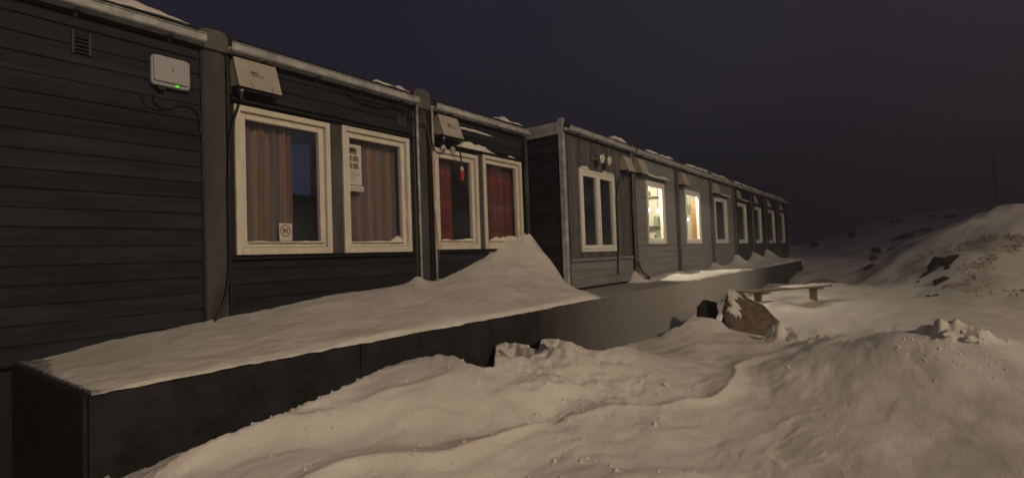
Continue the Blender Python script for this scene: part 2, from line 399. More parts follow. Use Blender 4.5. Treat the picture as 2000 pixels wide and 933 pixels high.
def ground(x, y):
    z = _base(x, y)
    far = np.hypot(x, y)
    z = np.where(far > 55, z*np.clip(1-(far-55)/60, 0, 1) + 0, z)
    wind = .028*fbm(x*.9+.2*y, y*.45-.1*x, 3, 4)*smooth(0, 3, far)
    z = z + wind + .20*fbm(x*.27, y*.27, 11, 5, .55)*smooth(9, 20, far) + .05*fbm(x*.9+.5*y, y*.5, 19, 4)*smooth(8, 13, far) + .007*fbm(x*2.2, y*1.1, 21, 4)
    near = far < 14
    xn, yn = x[near], y[near]
    dz = ridge(xn, yn, R_MAIN, .17, .75, .13) + ridge(xn, yn, R_SLIP, .45, .14, .12) + ridge(xn, yn, R_FORE, .3, .14, .09)
    dz += ridge(xn, yn, R_MID, .35, .25, .045)
    # sharp scour lips
    s = fbm(xn*1.1+.5*yn, yn*.6-.3*xn, 33, 3); dz += .022*np.abs(s)*smooth(1.2, 2.5, np.hypot(xn, yn))
    # sastrugi: wind lips running with the drift
    ud = R_MAIN[-1]-R_MAIN[0]; ud = ud/np.linalg.norm(ud)
    sa = xn*ud[0]+yn*ud[1]; ta = -xn*ud[1]+yn*ud[0]
    tw = ta*1.5+.55*fbm(sa*.5, ta*.6, 81, 3); rr = 1-np.abs(vnoise(tw, sa*.22, 86)); rr = rr*rr
    msk = (1-smooth(-1.7, -.7, xn-.10*yn))*smooth(1.2, 2.4, np.hypot(xn, yn))*smooth(.1, .6, xn-XP)
    dz += (.060*(rr-.4) + .016*fbm(tw*2.2, sa*.8, 87, 3))*msk
    dz += .016*fbm(xn*1.2+.3*yn, yn*.7, 89, 3)
    calm = .8-.62*smooth(-1.4, .0, xn-.10*yn)
    r2 = 1-np.abs(vnoise(ta*5.5+.9*fbm(sa*1.6, ta*1.6, 91, 3), sa*1.1, 92)); dz += .011*calm*r2**3*smooth(-.15, .45, vnoise(sa*.8, ta*.9, 94))
    dz += .0045*calm*fbm(ta*14+2*fbm(sa*2, ta*2, 96, 2), sa*3.5, 97, 3)
    # trampled, crusty patch
    c = at(1090, 800, Z=.18); q = np.hypot((xn-c[0])/.75, (yn-c[1])/.85)
    dz += np.exp(-q**2)*(.032*fbm(xn*5, yn*3.6, 40, 4) + .014*fbm(xn*15, yn*12, 45, 3) - .012)
    c = at(1060, 895, Z=.12); q = np.hypot((xn-c[0])/.20, (yn-c[1])/.16); dz -= .06*np.exp(-q**3)
    # broken crest on the right
    for (px, py, pz, rx, h) in [(1828, 664, .50, .13, .10), (1850, 668, .5, .16, .07), (1540, 662, .2, .23, .17), (1915, 672, .5, .16, .06), (1600, 672, .24, .25, .07), (1725, 650, .2, .25, .06)]:
        c = at(px, py, Z=pz); q = np.hypot(xn-c[0], yn-c[1])/rx
        dz += h*np.exp(-q**2.2)*np.clip(1+.85*fbm(xn*7, yn*7, 50, 4, .6), .1, 3)
    dz += .10*np.exp(-np.abs((yn-(7.0-.55*(xn-1.2)))/.5)**2)*smooth(.3, 1.6, xn)*np.clip(.3+fbm(xn*4, yn*4, 60, 3), 0, 1)
    # wind scour hole against the platform face and the lips beside it
    q = np.hypot((xn-XP-.05)/.62, (yn-3.72)/.42); dz -= .30*np.exp(-q**3)*(1-smooth(4.03, 4.10, yn+.06*fbm(xn*8, yn*2, 71, 2)))
    q = np.hypot((xn-XP-.08)/.32, (yn-4.36)/.32); dz += .10*np.exp(-q**4)*smooth(4.04, 4.12, yn)*(1+.15*fbm(xn*6, yn*6, 72, 3))
    q = np.hypot((xn-XP-.04)/.26, (yn-5.05)/.30); dz += .08*np.exp(-q**4)*(1+.15*fbm(xn*6, yn*6, 73, 3))
    edge = np.exp(-((xn-XP)/.16)**2)
    dz += edge*.035*fbm(yn*5, xn*5, 70, 4)
    q = np.hypot((xn+2.75)/.5, (yn-8.3)/1.0); dz += .10*np.exp(-q**2)
    c = at(1400, 648, zd=8.2); q = np.hypot((xn-c[0])/.30, (yn-c[1])/.30); dz += .12*np.exp(-q**2)
    c = at(1345, 648, zd=8.2); q = np.hypot((xn-c[0])/.35, (yn-c[1])/.5); dz += .10*np.exp(-q**2)
    z = z.copy(); z[near] += dz
    z = shore(x, y, z)
    # the ground lies low under the cabins and the platform
    under = (x < XP-.05) & (y > .8) & (y < 24.4) & (x > -12)
    z = np.where(under, np.minimum(z, .5), z)
    return z
def hit(x, y, n=240, far=60.0):
    """where the sight line of a photo pixel meets the snow"""
    d = _F*FPX + _R*(x-1000) - _U*(y-466.5); d = d/np.linalg.norm(d)
    t = np.geomspace(1.5, far, n); P = CAM[None]+d[None]*t[:, None]; g = ground(P[:, 0], P[:, 1]) - P[:, 2]
    k = np.argmax(g > 0) if (g > 0).any() else None
    if k is None: return None
    t = np.linspace(t[k-1], t[k], 40); P = CAM[None]+d[None]*t[:, None]; g = ground(P[:, 0], P[:, 1]) - P[:, 2]
    return P[min(np.argmax(g > 0), 39)]
def gz(x, y): return float(ground(np.array([x], float), np.array([y], float))[0])

def make_ground():
    a0 = math.atan2(_F[0], _F[1])                 # azimuth of the view
    an = np.concatenate([np.linspace(-1.02, 1.02, 800), np.linspace(1.02, 2*PI-1.02, 90)[1:-1]]) + a0
    r = np.concatenate([np.geomspace(.5, 60, 860), np.geomspace(60, 420, 26)[1:]])
    A, Rr = np.meshgrid(an, r); x = Rr*np.sin(A); y = Rr*np.cos(A)
    z = ground(x, y)
    na, nr = len(an), len(r)
    co = np.concatenate([np.stack([x, y, z], -1).reshape(-1, 3), [[0, 0, gz(0, 0)]]]).astype(np.float32)
    i = np.arange(nr-1)[:, None]*na; j = np.arange(na)[None, :]; j2 = (j+1) % na
    q = np.stack([i+j, i+j2, i+na+j2, i+na+j], -1).reshape(-1, 4)
    cen = nr*na; t = np.stack([np.full(na, cen), (np.arange(na)+1) % na, np.arange(na)], -1)
    me = bpy.data.meshes.new('snow_ground')
    me.vertices.add(len(co)); me.vertices.foreach_set('co', co.ravel())
    nl = q.size+t.size; me.loops.add(nl); me.loops.foreach_set('vertex_index', np.concatenate([q.ravel(), t.ravel()]).astype(np.int32))
    me.polygons.add(len(q)+len(t))
    me.polygons.foreach_set('loop_start', np.concatenate([np.arange(len(q))*4, q.size+np.arange(len(t))*3]).astype(np.int32))
    me.polygons.foreach_set('use_smooth', np.ones(len(q)+len(t), bool))
    me.update(calc_edges=True); me.validate()
    if me.polygons[len(q)//2].normal.z < 0: me.flip_normals()
    o = link('snow_ground', me, SNOW); o['kind'] = 'structure'
make_ground()

# ------------------------------------------------------------------ platform along the cabins
pl = thing('terrace_platform', 'long dark grey platform with panelled face running along the cabins', 'platform', (XP, .78, 0))
MB().box(-5.6, XP-.03, .80, 7.3, .0, ZP).build('deck', M_FELT, pl)
MB().box(-4.9, XP-.03, 7.302, 24.5, .0, ZP).build('deck', M_FELT, pl)
yy = .78; k = 0
for y1 in [2.43, 4.64, 6.84, 9.05, 11.25, 13.45, 15.65, 17.85, 20.05, 22.25, 24.52]:
    d = random.uniform(0, .006)
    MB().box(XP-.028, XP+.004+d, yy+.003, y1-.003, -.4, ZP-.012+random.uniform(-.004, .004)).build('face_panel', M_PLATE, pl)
    yy = y1
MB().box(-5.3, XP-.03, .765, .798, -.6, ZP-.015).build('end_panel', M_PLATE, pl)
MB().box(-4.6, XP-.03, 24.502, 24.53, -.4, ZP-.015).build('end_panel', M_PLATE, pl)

# snow lying on the platform
WS = [(XA, .80, .87), (XA, 1.28, .94), (XA, 2.0, 1.01), (XA, 3.17, 1.13), (XA, 4.3, 1.19), (XA, 4.75, 1.20), (XA, 5.15, 1.25), (XA, 5.8, 1.44), (XA, 6.4, 1.62), (XA, 7.1, 1.80),
      (-4.75, 7.1, 1.50), (-4.5, 7.2, 1.20), (-4.38, 7.3, 1.0), (-4.4, 6.6, 1.27), (-4.5, 5.8, 1.25), (-4.3, 5.0, 1.10), (-4.3, 4, 1.08), (-4.3, 3, 1.04), (-4.3, 2, .98), (-4.3, 1.2, .925),
      (-4.3, .8, .89), (XP, .8, .885), (XP, 2, .905), (XP, 3, .915), (XP, 4.4, .92), (XP, 5.4, .92), (XP, 6.1, .905), (XP, 6.7, .84), (-3.8, 6.8, .90), (-3.6, 7.2, .80), (-3.9, 7.6, .80), (-4.4, 7.8, .84), (-3.7, 6.0, 1.0)]
_ws = rbf(WS, .25, .002)
SEAMS = [7.30, 9.97, 12.62, 15.52, 18.12, 20.65, 23.05, 25.75, 28.0]
def plat_snow(x, y):
    a = _ws(x, y)
    b = ZP + .012 + .03*smooth(10.2, 11.6, y) + .045*fbm(x*1.4, y*.9, 80, 3)*smooth(10, 12, y) + .05*smooth(-3.9, -4.4, x)*smooth(10, 12.5, y) + .10*smooth(16, 22, y)*smooth(-3.4, -4.4, x)
    b = b - .05*(1-smooth(9.6, 10.8, y - .5*(x+3.9)))
    for s, h, r in zip(SEAMS[1:], [.25, .02, .17, .26, .30, .33, .40, .35], [.30, .2, .4, .5, .55, .6, .75, .8]):
        yy0 = s-.10
        b = b + h*np.exp(-((x-XB)/(r*.8))**2 - np.abs((y-yy0)/(r*.55))**1.3)
    a = a + .12*np.exp(-np.hypot((x-XA-.06)/.20, (y-7.16)/.16)) + .10*np.exp(-np.hypot((x-XA-.05)/.16, (y-4.60)/.13)**1.5)
    a = a + (.035*fbm(x*2.3, y*1.6, 99, 4))*smooth(5.2, 6.4, y)
    t = smooth(7.25, 7.6, y)
    z = a*(1-t)+b*t
    z = z + .010*fbm(x*3, y*2, 90, 4) + .004*fbm(x*12, y*12, 93, 3)
    e = smooth(XP-.09, XP+.012, x); z = z - e*(.018+.012*fbm(y*2.5, y*.3, 95, 3))
    e2 = 1-smooth(.80, .90 + .07*fbm(x*5, x*3, 97, 3), y); z = z - e2*.014
    return z
def make_plat_snow(name, x0, x1, y0, y1, nx, ny, label):
    X, Y = np.meshgrid(np.linspace(x0, x1, nx), np.linspace(y0, y1, ny)); Z = plat_snow(X, Y)
    Z[:, -1] = np.minimum(Z[:, -1], ZP-.006+.006*fbm(Y[:, -1]*9, Y[:, -1]*2, 5, 3)); Z[:, -2] = np.where(Z[:, -2] > ZP, Z[:, -2]*.5+.5*(ZP+.012), Z[:, -2])
    if y0 < 1: Z[0, :] = np.minimum(Z[0, :], ZP-.01)
    co = np.stack([X, Y, Z], -1).reshape(-1, 3)
    i = np.arange(ny-1)[:, None]*nx; j = np.arange(nx-1)[None, :]
    q = np.stack([i+j, i+j+1, i+nx+j+1, i+nx+j], -1).reshape(-1, 4)
    me = bpy.data.meshes.new(name); me.from_pydata(co.tolist(), [], q.tolist())
    # a skirt down into the deck closes the sheet
    o = link(name, me, SNOW, smooth=True); o['kind'] = 'structure'; o['label'] = label
    return o
make_plat_snow('platform_snow', XA-.01, XP-.003, .80, 7.27, 120, 420, 'wind-packed snow cover and tall drift on the near half of the platform')
make_plat_snow('platform_snow', XB-.01, XP-.003, 7.262, 24.5, 60, 620, 'thin snow with small drifts below the lit cabins')

# ------------------------------------------------------------------ snow lumps
def snow_slab(name, label, x0, x1, y0, y1, z, h, seed, thick=0.0, slope=0.0, rag=.5):
    nx, ny = 10, max(14, int((y1-y0)/.03)); ny = min(ny, 90)
    u, v = np.meshgrid(np.linspace(0, 1, nx), np.linspace(0, 1, ny))
    jx = x0+(x1-x0)*u; jy = y0+(y1-y0)*v
    e = np.minimum(1, np.minimum(v, 1-v)*(y1-y0)/(.12*rag+.04))**.6*np.minimum(1, np.minimum(u*2+.5, (1-u)*3.0))**.6
    n = .62+.38*fbm(jy*6, jx*6, seed, 3)
    zz = z + slope*(jx-x0) + thick*0 + h*np.clip(e*n, 0, 2)
    jx = jx + (u-.5)*.5*(x1-x0)*.5*fbm(jy*7, jy*0+seed, seed+3, 3)*rag
    top = np.stack([jx, jy, zz], -1).reshape(-1, 3); bot = top.copy(); bot[:, 2] = (z+slope*(jx-x0)).ravel()-.004
    N = nx*ny; f = []
    for i in range(ny-1):
        for j in range(nx-1):
            a = i*nx+j; f.append((a, a+1, a+nx+1, a+nx)); f.append((N+a, N+a+nx, N+a+nx+1, N+a+1))
    ring = list(range(nx)) + [i*nx+nx-1 for i in range(1, ny)] + [(ny-1)*nx+j for j in range(nx-2, -1, -1)] + [i*nx for i in range(ny-2, 0, -1)]
    for a, b in zip(ring, ring[1:]+ring[:1]): f.append((a, b, N+b, N+a))
    m = MB(); m.poly(np.concatenate([top, bot]).tolist(), f)
    return tag(m.build(name, SNOW, smooth=True), label, 'snow')

# ------------------------------------------------------------------ cabins
BP = .1432                                     # cladding board pitch
def lap_board(xf, ln, h=BP):
    return MB().extr([(0, .004), (.024, .000), (.026, .012), (.012, h-.004), (0, h-.004)], 0, ln).mesh('cladding_board')
_lap = {}
def lap_rows(par, xf, y0, y1, z0, z1, m, key):
    """horizontal cladding boards, one object each"""
    n = int(math.ceil((z1-z0)/BP-.02))
    for k in range(n):
        za = z0+k*BP; h = min(BP, z1-za)
        if h < .03: continue
        kk = (key, round(y1-y0, 3), round(h, 3))
        if kk not in _lap: _lap[kk] = lap_board(xf, y1-y0, h)
        o = link('cladding_board', _lap[kk], m)
        o.parent = par; o.matrix_parent_inverse = Matrix.Translation(par.location).inverted()
        o.location = (xf + random.uniform(-.002, .002), y0, za); o.rotation_euler = (0, 0, random.uniform(-.0008, .0008))

def window(par, xf, y0, y1, z0, z1, fr=.055, sash=.06, rec=.07, panes=1, proud=.035, bot=.07):
    """casing > sash with bars, pane set back in the reveal"""
    win = MB()
    xo, xi = xf+proud, xf-rec-.02
    win.box(xi, xo, y0, y0+fr, z0, z1).box(xi, xo, y1-fr, y1, z0, z1)
    win.box(xi, xo-.002, y0+fr, y1-fr, z1-fr, z1).box(xi, xo+.012, y0+fr, y1-fr, z0, z0+bot)
    wm = M_WHITE_LIT if xf > XA+.1 else M_WHITE
    w_ = win.build('window', wm, par, bevel=.004)
    ys = np.linspace(y0+fr, y1-fr, panes+1)
    for a, b in zip(ys[:-1], ys[1:]):
        s = MB(); xs0, xs1 = xf-rec, xf-rec+.062; a += .004; b -= .004; za, zb = z0+bot+.004, z1-fr-.004
        s.box(xs0, xs1, a, a+sash, za, zb).box(xs0, xs1, b-sash, b, za, zb).box(xs0, xs1-.002, a+sash, b-sash, za, za+sash).box(xs0, xs1-.002, a+sash, b-sash, zb-sash, zb)
        s.build('sash', wm, w_, bevel=.004)
        MB().box(xs0+.012, xs0+.018, a+sash-.005, b-sash+.005, za+sash-.005, zb-sash+.005).build('pane', GLASS, w_)
    return w_

def wall_with_holes(par, xf, y0, y1, z0, z1, holes, m, th=.09):
    b = MB(); ys = y0
    for (a, c, d, e) in sorted(holes):
        b.box(xf-th, xf, ys, a, z0, z1); b.box(xf-th, xf, a, c, z0, d); b.box(xf-th, xf, a, c, e, z1); ys = c
    b.box(xf-th, xf, ys, y1, z0, z1)
    return b.build('wall', m, par)

def cabin(label, xf, y0, y1, ztop, holes, wall_m, room_m, depth=6.0, right_m=None, gut=True, room_depth=3.0):
    t = thing('container_cabin', label, 'cabin', (xf-2, (y0+y1)/2, .0), 'grey container cabins set side by side')
    wall_with_holes(t, xf, y0, y1, ZP+.03, ztop-.12, holes, wall_m)
    xb = xf-depth
    # shell: side walls, back, floor; the room behind the window has its own lining
    MB().box(xb, xf-.092, y0, y0+.05, ZP+.03, ztop-.12).box(xb, xf-.092, y1-.05, y1, ZP+.03, ztop-.12).box(xb-.05, xb, y0, y1, ZP+.03, ztop-.12).build('shell', M_SIDE, t)
    xr = xf-room_depth
    MB().box(xr-.03, xf-.095, y0+.052, y1-.052, ZP+.035, ZP+.08).box(xr-.03, xr, y0+.052, y1-.052, ZP+.082, ztop-.26).box(xr-.03, xf-.095, y0+.052, y1-.052, ztop-.258, ztop-.20).box(xr+.002, xf-.095, y0+.052, y0+.07, ZP+.082, ztop-.26).build('room_lining', room_m, t)
    MB().box(xr+.002, xf-.095, y1-.07, y1-.052, ZP+.082, ztop-.26).build('side_lining', right_m or room_m, t)
    MB().box(xb, xf-.04, y0+.02, y1-.02, -.5, ZP+.028).build('foundation', M_DARK, t)
    MB().extr([(xb-.05, ztop-.118), (xf+.03, ztop-.118), (xf+.03, ztop+.03), (xf+.0, ztop+.085), (xb-.05, ztop+.10)], y0-.02, y1+.02).build('roof', M_ROOF, t)
    if gut:
        g0, g1 = ztop-.09, ztop-.02
        g = MB().extr([(xf+.034, g0), (xf+.150, g0), (xf+.162, g0+.012), (xf+.162, g1), (xf+.176, g1), (xf+.176, g1+.006), (xf+.156, g1+.006), (xf+.152, g0+.018), (xf+.044, g0+.014), (xf+.034, g1)], y0+.0, y1-.0).build('gutter', M_GALV, t)
        n = 4
        for k in range(n):
            yk = y0 + (k+.6)*(y1-y0)/n
            MB().box(xf+.028, xf+.12, yk-.012, yk+.012, g0-.016, g0-.004).box(xf+.028, xf+.034, yk-.012, yk+.012, g0-.05, g0-.016).build('gutter_bracket', M_STRIP, g)
    return t

ZT = 3.64
# --- near row ------------------------------------------------------------
c1 = cabin('windowless dark grey cabin of horizontal boards carrying the white router', XA, -.55, 2.03, ZT, [], M_DARK, M_ROOM)
lap_rows(c1, XA, -.55, 2.02, .845, 3.52, M_SIDE, 'a')
MB().box(XA-.01, XA+.034, 2.022, 2.046, .9, 3.52).build('corner_trim', M_BLACK, c1)
v = MB()                                                           # louvre vent
for k in range(5): v.extr([(XA+.02, 3.225+k*.03), (XA+.045, 3.22+k*.03), (XA+.045, 3.226+k*.03), (XA+.02, 3.247+k*.03)], 1.115, 1.205)
v.box(XA+.015, XA+.04, 1.10, 1.115, 3.21, 3.39).box(XA+.015, XA+.04, 1.205, 1.22, 3.21, 3.39)
v.build('vent', M_BLACK, c1)

H2 = [(2.32, 3.36, 1.61, 3.075), (3.52, 4.535, 1.61, 3.09)]
for z in (1.15, 1.55, 1.95, 2.35, 2.7, 3.05): MB().tube([(XA+.0342, 2.034, z), (XA+.038, 2.034, z)], .006, 8).build('screw', M_CHROME, c1)
c2 = cabin('dark grey cabin with striped curtains and papers in two white windows', XA, 2.25, 4.62, ZT, H2, M_DARK, M_ROOM, right_m=M_ROOMB)
for (a, b, c, d) in H2: window(c2, XA, a, b, c, d)
lap_rows(c2, XA, 2.275, 4.60, ZP+.02, 1.545, M_SIDE, 'b')
lap_rows(c2, XA, 2.275, 4.60, 3.165, 3.52, M_SIDE, 'b2')
MB().box(XA-.005, XA+.012, 3.364, 3.516, 1.612, 3.10).build('mullion_panel', M_STRIP, c2)
MB().extr([(XA, 3.155), (XA+.075, 3.118), (XA+.075, 3.104), (XA, 3.104)], 2.275, 4.60).build('head_flashing', M_BLACK, c2)
MB().extr([(XA, 1.60), (XA+.06, 1.585), (XA+.06, 1.57), (XA, 1.55)], 2.275, 4.60).build('sill_flashing', M_BLACK, c2)
MB().box(XA-.01, XA+.034, 2.25, 2.274, .95, 3.52).build('corner_trim', M_BLACK, c2)
v = MB()
for k in range(4): v.extr([(XA+.02, 3.24+k*.03), (XA+.04, 3.235+k*.03), (XA+.04, 3.242+k*.03), (XA+.02, 3.26+k*.03)], 4.36, 4.46)
v.box(XA+.015, XA+.038, 4.345, 4.36, 3.225, 3.37).box(XA+.015, XA+.038, 4.46, 4.475, 3.225, 3.37)
v.build('vent', M_STRIP, c2)
MB().tube([(XA+.06, 4.655, ZT-.06), (XA+.06, 4.655, 1.06)], .019, 10).build('downpipe', M_GALV, c2, True)

H3 = [(4.985, 5.90, 1.63, 3.05), (6.02, 7.03, 1.63, 3.09)]
c3 = cabin('dark grey cabin with red plaid curtains beside the tall drift', XA, 4.94, 7.16, ZT, H3, M_DARK, M_ROOM)
for (a, b, c, d) in H3: window(c3, XA, a, b, c, d)
lap_rows(c3, XA, 4.96, 7.14, ZP+.02, 1.56, M_SIDE, 'c')
lap_rows(c3, XA, 4.96, 7.14, 3.165, 3.52, M_SIDE, 'c2')
MB().box(XA-.005, XA+.012, 5.904, 6.016, 1.632, 3.09).build('mullion_panel', M_STRIP, c3)
MB().extr([(XA, 3.155), (XA+.075, 3.118), (XA+.075, 3.104), (XA, 3.104)], 4.96, 7.14).build('head_flashing', M_BLACK, c3)
MB().extr([(XA, 1.62), (XA+.06, 1.605), (XA+.06, 1.59), (XA, 1.57)], 4.96, 7.14).build('sill_flashing', M_BLACK, c3)
MB().tube([(XA+.06, 4.935, ZT-.06), (XA+.06, 4.935, 1.06)], .019, 10).build('downpipe', M_GALV, c3, True)
MB().tube([(XA+.05, 7.09, 3.45), (XA+.05, 7.09, 1.72)], .017, 8).build('downpipe', M_CABLE, c3, True)

# joint covers between the cabins (fixed to the cabin on their near side)
MB().box(XA-.02, XA+.012, 2.048, 2.248, .9, ZT-.10).build('joint_cover', M_STRIP, c1, bevel=.004)
MB().box(XA-.02, XA+.012, 4.625, 4.935, 1.0, ZT-.10).build('joint_cover', M_STRIP, c2, bevel=.004)
MB().box(XA+.013, XA+.045, 4.86, 4.905, 1.0, ZT-.15).build('joint_gasket', M_BLACK, c2)
MB().box(XA-.02, XA+.012, 7.162, 7.255, 1.2, ZT-.10).build('joint_cover', M_STRIP, c3, bevel=.004)
def joint_cap(par, xf, y, w_, h):
    m = MB().extrx([(y-w_/2, ZT-.10), (y+w_/2, ZT-.10), (y+w_/2, ZT+h*.55), (y+w_*.36, ZT+h*.9), (y+w_*.1, ZT+h), (y-w_*.3, ZT+h*.9), (y-w_/2, ZT+h*.6)], xf-.35, xf+.05)
    return m.build('joint_cap', M_CAPL, par, bevel=.012)
joint_cap(c1, XA, 2.14, .26, .10)
joint_cap(c2, XA, 4.78, .30, .17)

# --- long row ------------------------------------------------------------
def long_cabin(label, y0, y1, hole, m, vertical=False, lit=None, ztop=ZT, detail=2):
    room = M_ROOMW if lit else M_ROOM
    t = cabin(label, XB, y0, y1, ztop, [hole], m if not vertical else M_DARK, room, right_m=M_ROOMW if lit else None)
    return t
S = SEAMS
w4 = (7.77, 9.14, 1.53, 2.99)
c4 = long_cabin('grey cabin with upright boards and a white double casement window', S[0], S[1]-.06, w4, M_VERT, vertical=True)
window(c4, XB, *w4, panes=2, fr=.05, sash=.066, rec=.03, bot=.05)
yv = S[0]+.09; n = 23; pw = (S[1]-.08-yv)/n
va = MB().box(0, .022, .003, pw-.004, 1.445, ZT-.12).mesh('upright_board')
vt = MB().box(0, .022, .003, pw-.004, 3.00, ZT-.12).mesh('upright_board')
vb = MB().box(0, .022, .003, pw-.004, 1.445, 1.52).mesh('upright_board')
for k in range(n):
    a, b = yv+k*pw, yv+(k+1)*pw
    for me in ([va] if (b < w4[0]+.01 or a > w4[1]-.01) else [vt, vb]):
        o = link('upright_board', me, M_VERT); o.parent = c4; o.matrix_parent_inverse = Matrix.Translation(c4.location).inverted()
        o.location = (XB+random.uniform(.0, .007), a, 0)
MB().extr([(XB+.001, 1.44), (XB+.045, 1.425), (XB+.045, 1.37), (XB+.001, 1.36)], S[0]+.08, S[1]-.08).build('rail', M_SIDE2, c4)
lap_rows(c4, XB, S[0]+.08, S[1]-.08, .925, 1.355, M_SIDE2, 'd')
# side wall towards the near row: boards running across
for k in range(19):
    z0 = .93+k*BP; me = MB().extrx([(0, .004), (-.024, 0), (-.026, .012), (-.012, BP-.004), (0, BP-.004)], -.74, -.03).mesh('cladding_board') if k == 0 else me
    if z0 + BP > ZT-.13: break
    o = link('cladding_board', me, M_SIDE); o.parent = c4; o.matrix_parent_inverse = Matrix.Translation(c4.location).inverted()
    o.location = (XB, S[0]-.001, z0)
MB().box(XB-.06, XB+.03, S[0]-.045, S[0]+.03, ZP+.03, ZT+.13).build('corner_post', M_GALV, c4, bevel=.006)
MB().box(XB+.005, XB+.022, S[0]+.031, S[0]+.085, .95, ZT-.12).build('corner_trim', M_STRIP, c4)
MB().box(XA-.10, XB-.062, S[0]-.05, S[0]-.028, ZT-.13, ZT+.07).build('side_fascia', M_GALV, c4)
MB().box(XB-.02, XB+.06, S[1]-.055, S[1]-.012, ZP+.05, ZT-.10).build('seam_post', mat('seam_post_paint', (.22, .20, .17), .5, var=.2), c4)
MB().tube([(XB+.05, S[1]-.10, ZT-.35), (XB+.05, S[1]-.10, 1.15)], .022, 8).build('downpipe', M_CABLE, c4, True)

specs = [  # seam index, label, window pixel box on the front plane, lit, paint
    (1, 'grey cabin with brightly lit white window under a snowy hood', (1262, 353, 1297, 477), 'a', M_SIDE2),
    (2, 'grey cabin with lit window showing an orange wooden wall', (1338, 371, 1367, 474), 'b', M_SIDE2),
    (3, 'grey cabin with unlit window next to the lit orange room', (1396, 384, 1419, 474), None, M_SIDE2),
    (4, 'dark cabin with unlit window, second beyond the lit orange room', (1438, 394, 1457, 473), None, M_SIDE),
    (5, 'dark cabin with unlit window, third beyond the lit orange room', (1470, 405, 1486, 473), None, M_SIDE),
    (6, 'dark cabin with unlit window, next but one to the row end', (1498, 411, 1512, 472), None, M_SIDE),
    (7, 'dark cabin closing the far end of the row', (1519, 413, 1531, 471), None, M_SIDE)]
cabs = {}
for i, lab, (xa, ya, xb_, yb), lit, m in specs:
    y0, y1 = S[i]+.02, S[i+1]-.03
    p, q = at(xa, (ya+yb)/2, X=XB), at(xb_, (ya+yb)/2, X=XB)
    hole = (max(p[1], y0+.25), min(q[1], y1-.25), 1.66, 3.07)
    t = long_cabin(lab, y0, y1, hole, m, lit=lit); cabs[i] = (t, hole, y0, y1)
    window(t, XB, *hole, fr=.06, sash=.055, rec=.05)
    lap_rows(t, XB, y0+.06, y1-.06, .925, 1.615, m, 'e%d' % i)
    # upper cladding: smooth sheets on either side of the window
    for a, b in ((y0+.06, hole[0]-.003), (hole[1]+.003, y1-.06)):
        MB().box(XB+.001, XB+.014, a, b, 1.64, ZT-.12).build('wall_sheet', m, t)
    MB().box(XB+.001, XB+.013, hole[0]-.001, hole[1]+.001, hole[3]+.003, ZT-.12).build('wall_sheet', m, t)
    MB().extr([(XB, 1.642), (XB+.035, 1.632), (XB+.035, 1.615), (XB, 1.612)], y0+.06, y1-.06).build('rail', m, t)
    MB().box(XB-.02, XB+.07, y0-.03, y0+.055, ZP+.05, ZT+.10 if i < 7 else ZT+.12).build('corner_post', M_GALVB, t, bevel=.005)
    MB().box(XB-.02, XB+.035, y1-.055, y1+.0, ZP+.05, ZT-.10).build('corner_trim', M_STRIP if i < 4 else M_BLACK, t)
    if i in (1, 3, 4):
        MB().extr([(XB, hole[3]+.11), (XB+.16, hole[3]+.055), (XB+.16, hole[3]+.045), (XB, hole[3]+.09)], hole[0]-.12 if i > 1 else y0+.10, hole[1]+.14).build('window_hood', M_STRIP, t)
    if i > 3:
        MB().tube([(XB+.09, y0+.10, ZT-.1), (XB+.09, y0+.10, 1.2)], .024, 8).build('downpipe', M_CABLE, t, True)
MB().box(XB-6, XB-.1, S[8]-.028, S[8]+.0, ZP, ZT-.12).build('end_wall', M_SIDE, cabs[7][0])
MB().box(XB-.05, XB+.05, S[8]-.03, S[8]+.05, ZP+.05, ZT+.02).build('corner_post', M_BLACK, cabs[7][0])

# ------------------------------------------------------------------ rooms: lamps and curtains
def globe(label, p, ztop, r=.035, power=0):
    t = thing('pendant_lamp', label, 'lamp', tuple(p), 'globe lamps in the lit rooms')
    bm = bmesh.new(); bmesh.ops.create_uvsphere(bm, u_segments=16, v_segments=10, radius=r); bmesh.ops.translate(bm, verts=bm.verts, vec=p)
    me = bpy.data.meshes.new('globe'); bm.to_mesh(me); bm.free()
    link('globe', me, M_GLOBE, t, True)
    MB().tube([(p[0], p[1], p[2]+r*.9), (p[0], p[1], ztop)], .004, 6).build('cord', M_CABLE, t)
    if power:
        l = bpy.data.lights.new('lamp_bulb', 'POINT'); l.energy = power; l.color = (1, .90, .66); l.shadow_soft_size = .08
        o = bpy.data.objects.new('lamp_bulb', l); COL.objects.link(o); o.parent = t
        o.location = (.0, -.10, .0)
    return t
_gi = 0
for i, spots, pw_ in ((1, ((1267, 410), (1285, 412)), 175), (2, ((1344, 428), (1361, 428)), 175)):
    t, hole, y0, y1 = cabs[i]
    for k, (px, py) in enumerate(spots):
        p = at(px, py, X=XB-.30-.12*k)
        globe(['small bright globe hanging by the curtain of the white lit room', 'small bright globe by the side wall of the white lit room',
               'small bright globe hanging by the curtain of the orange lit room', 'small bright globe by the side wall of the orange lit room'][_gi], p, ZT-.258)
        _gi += 1

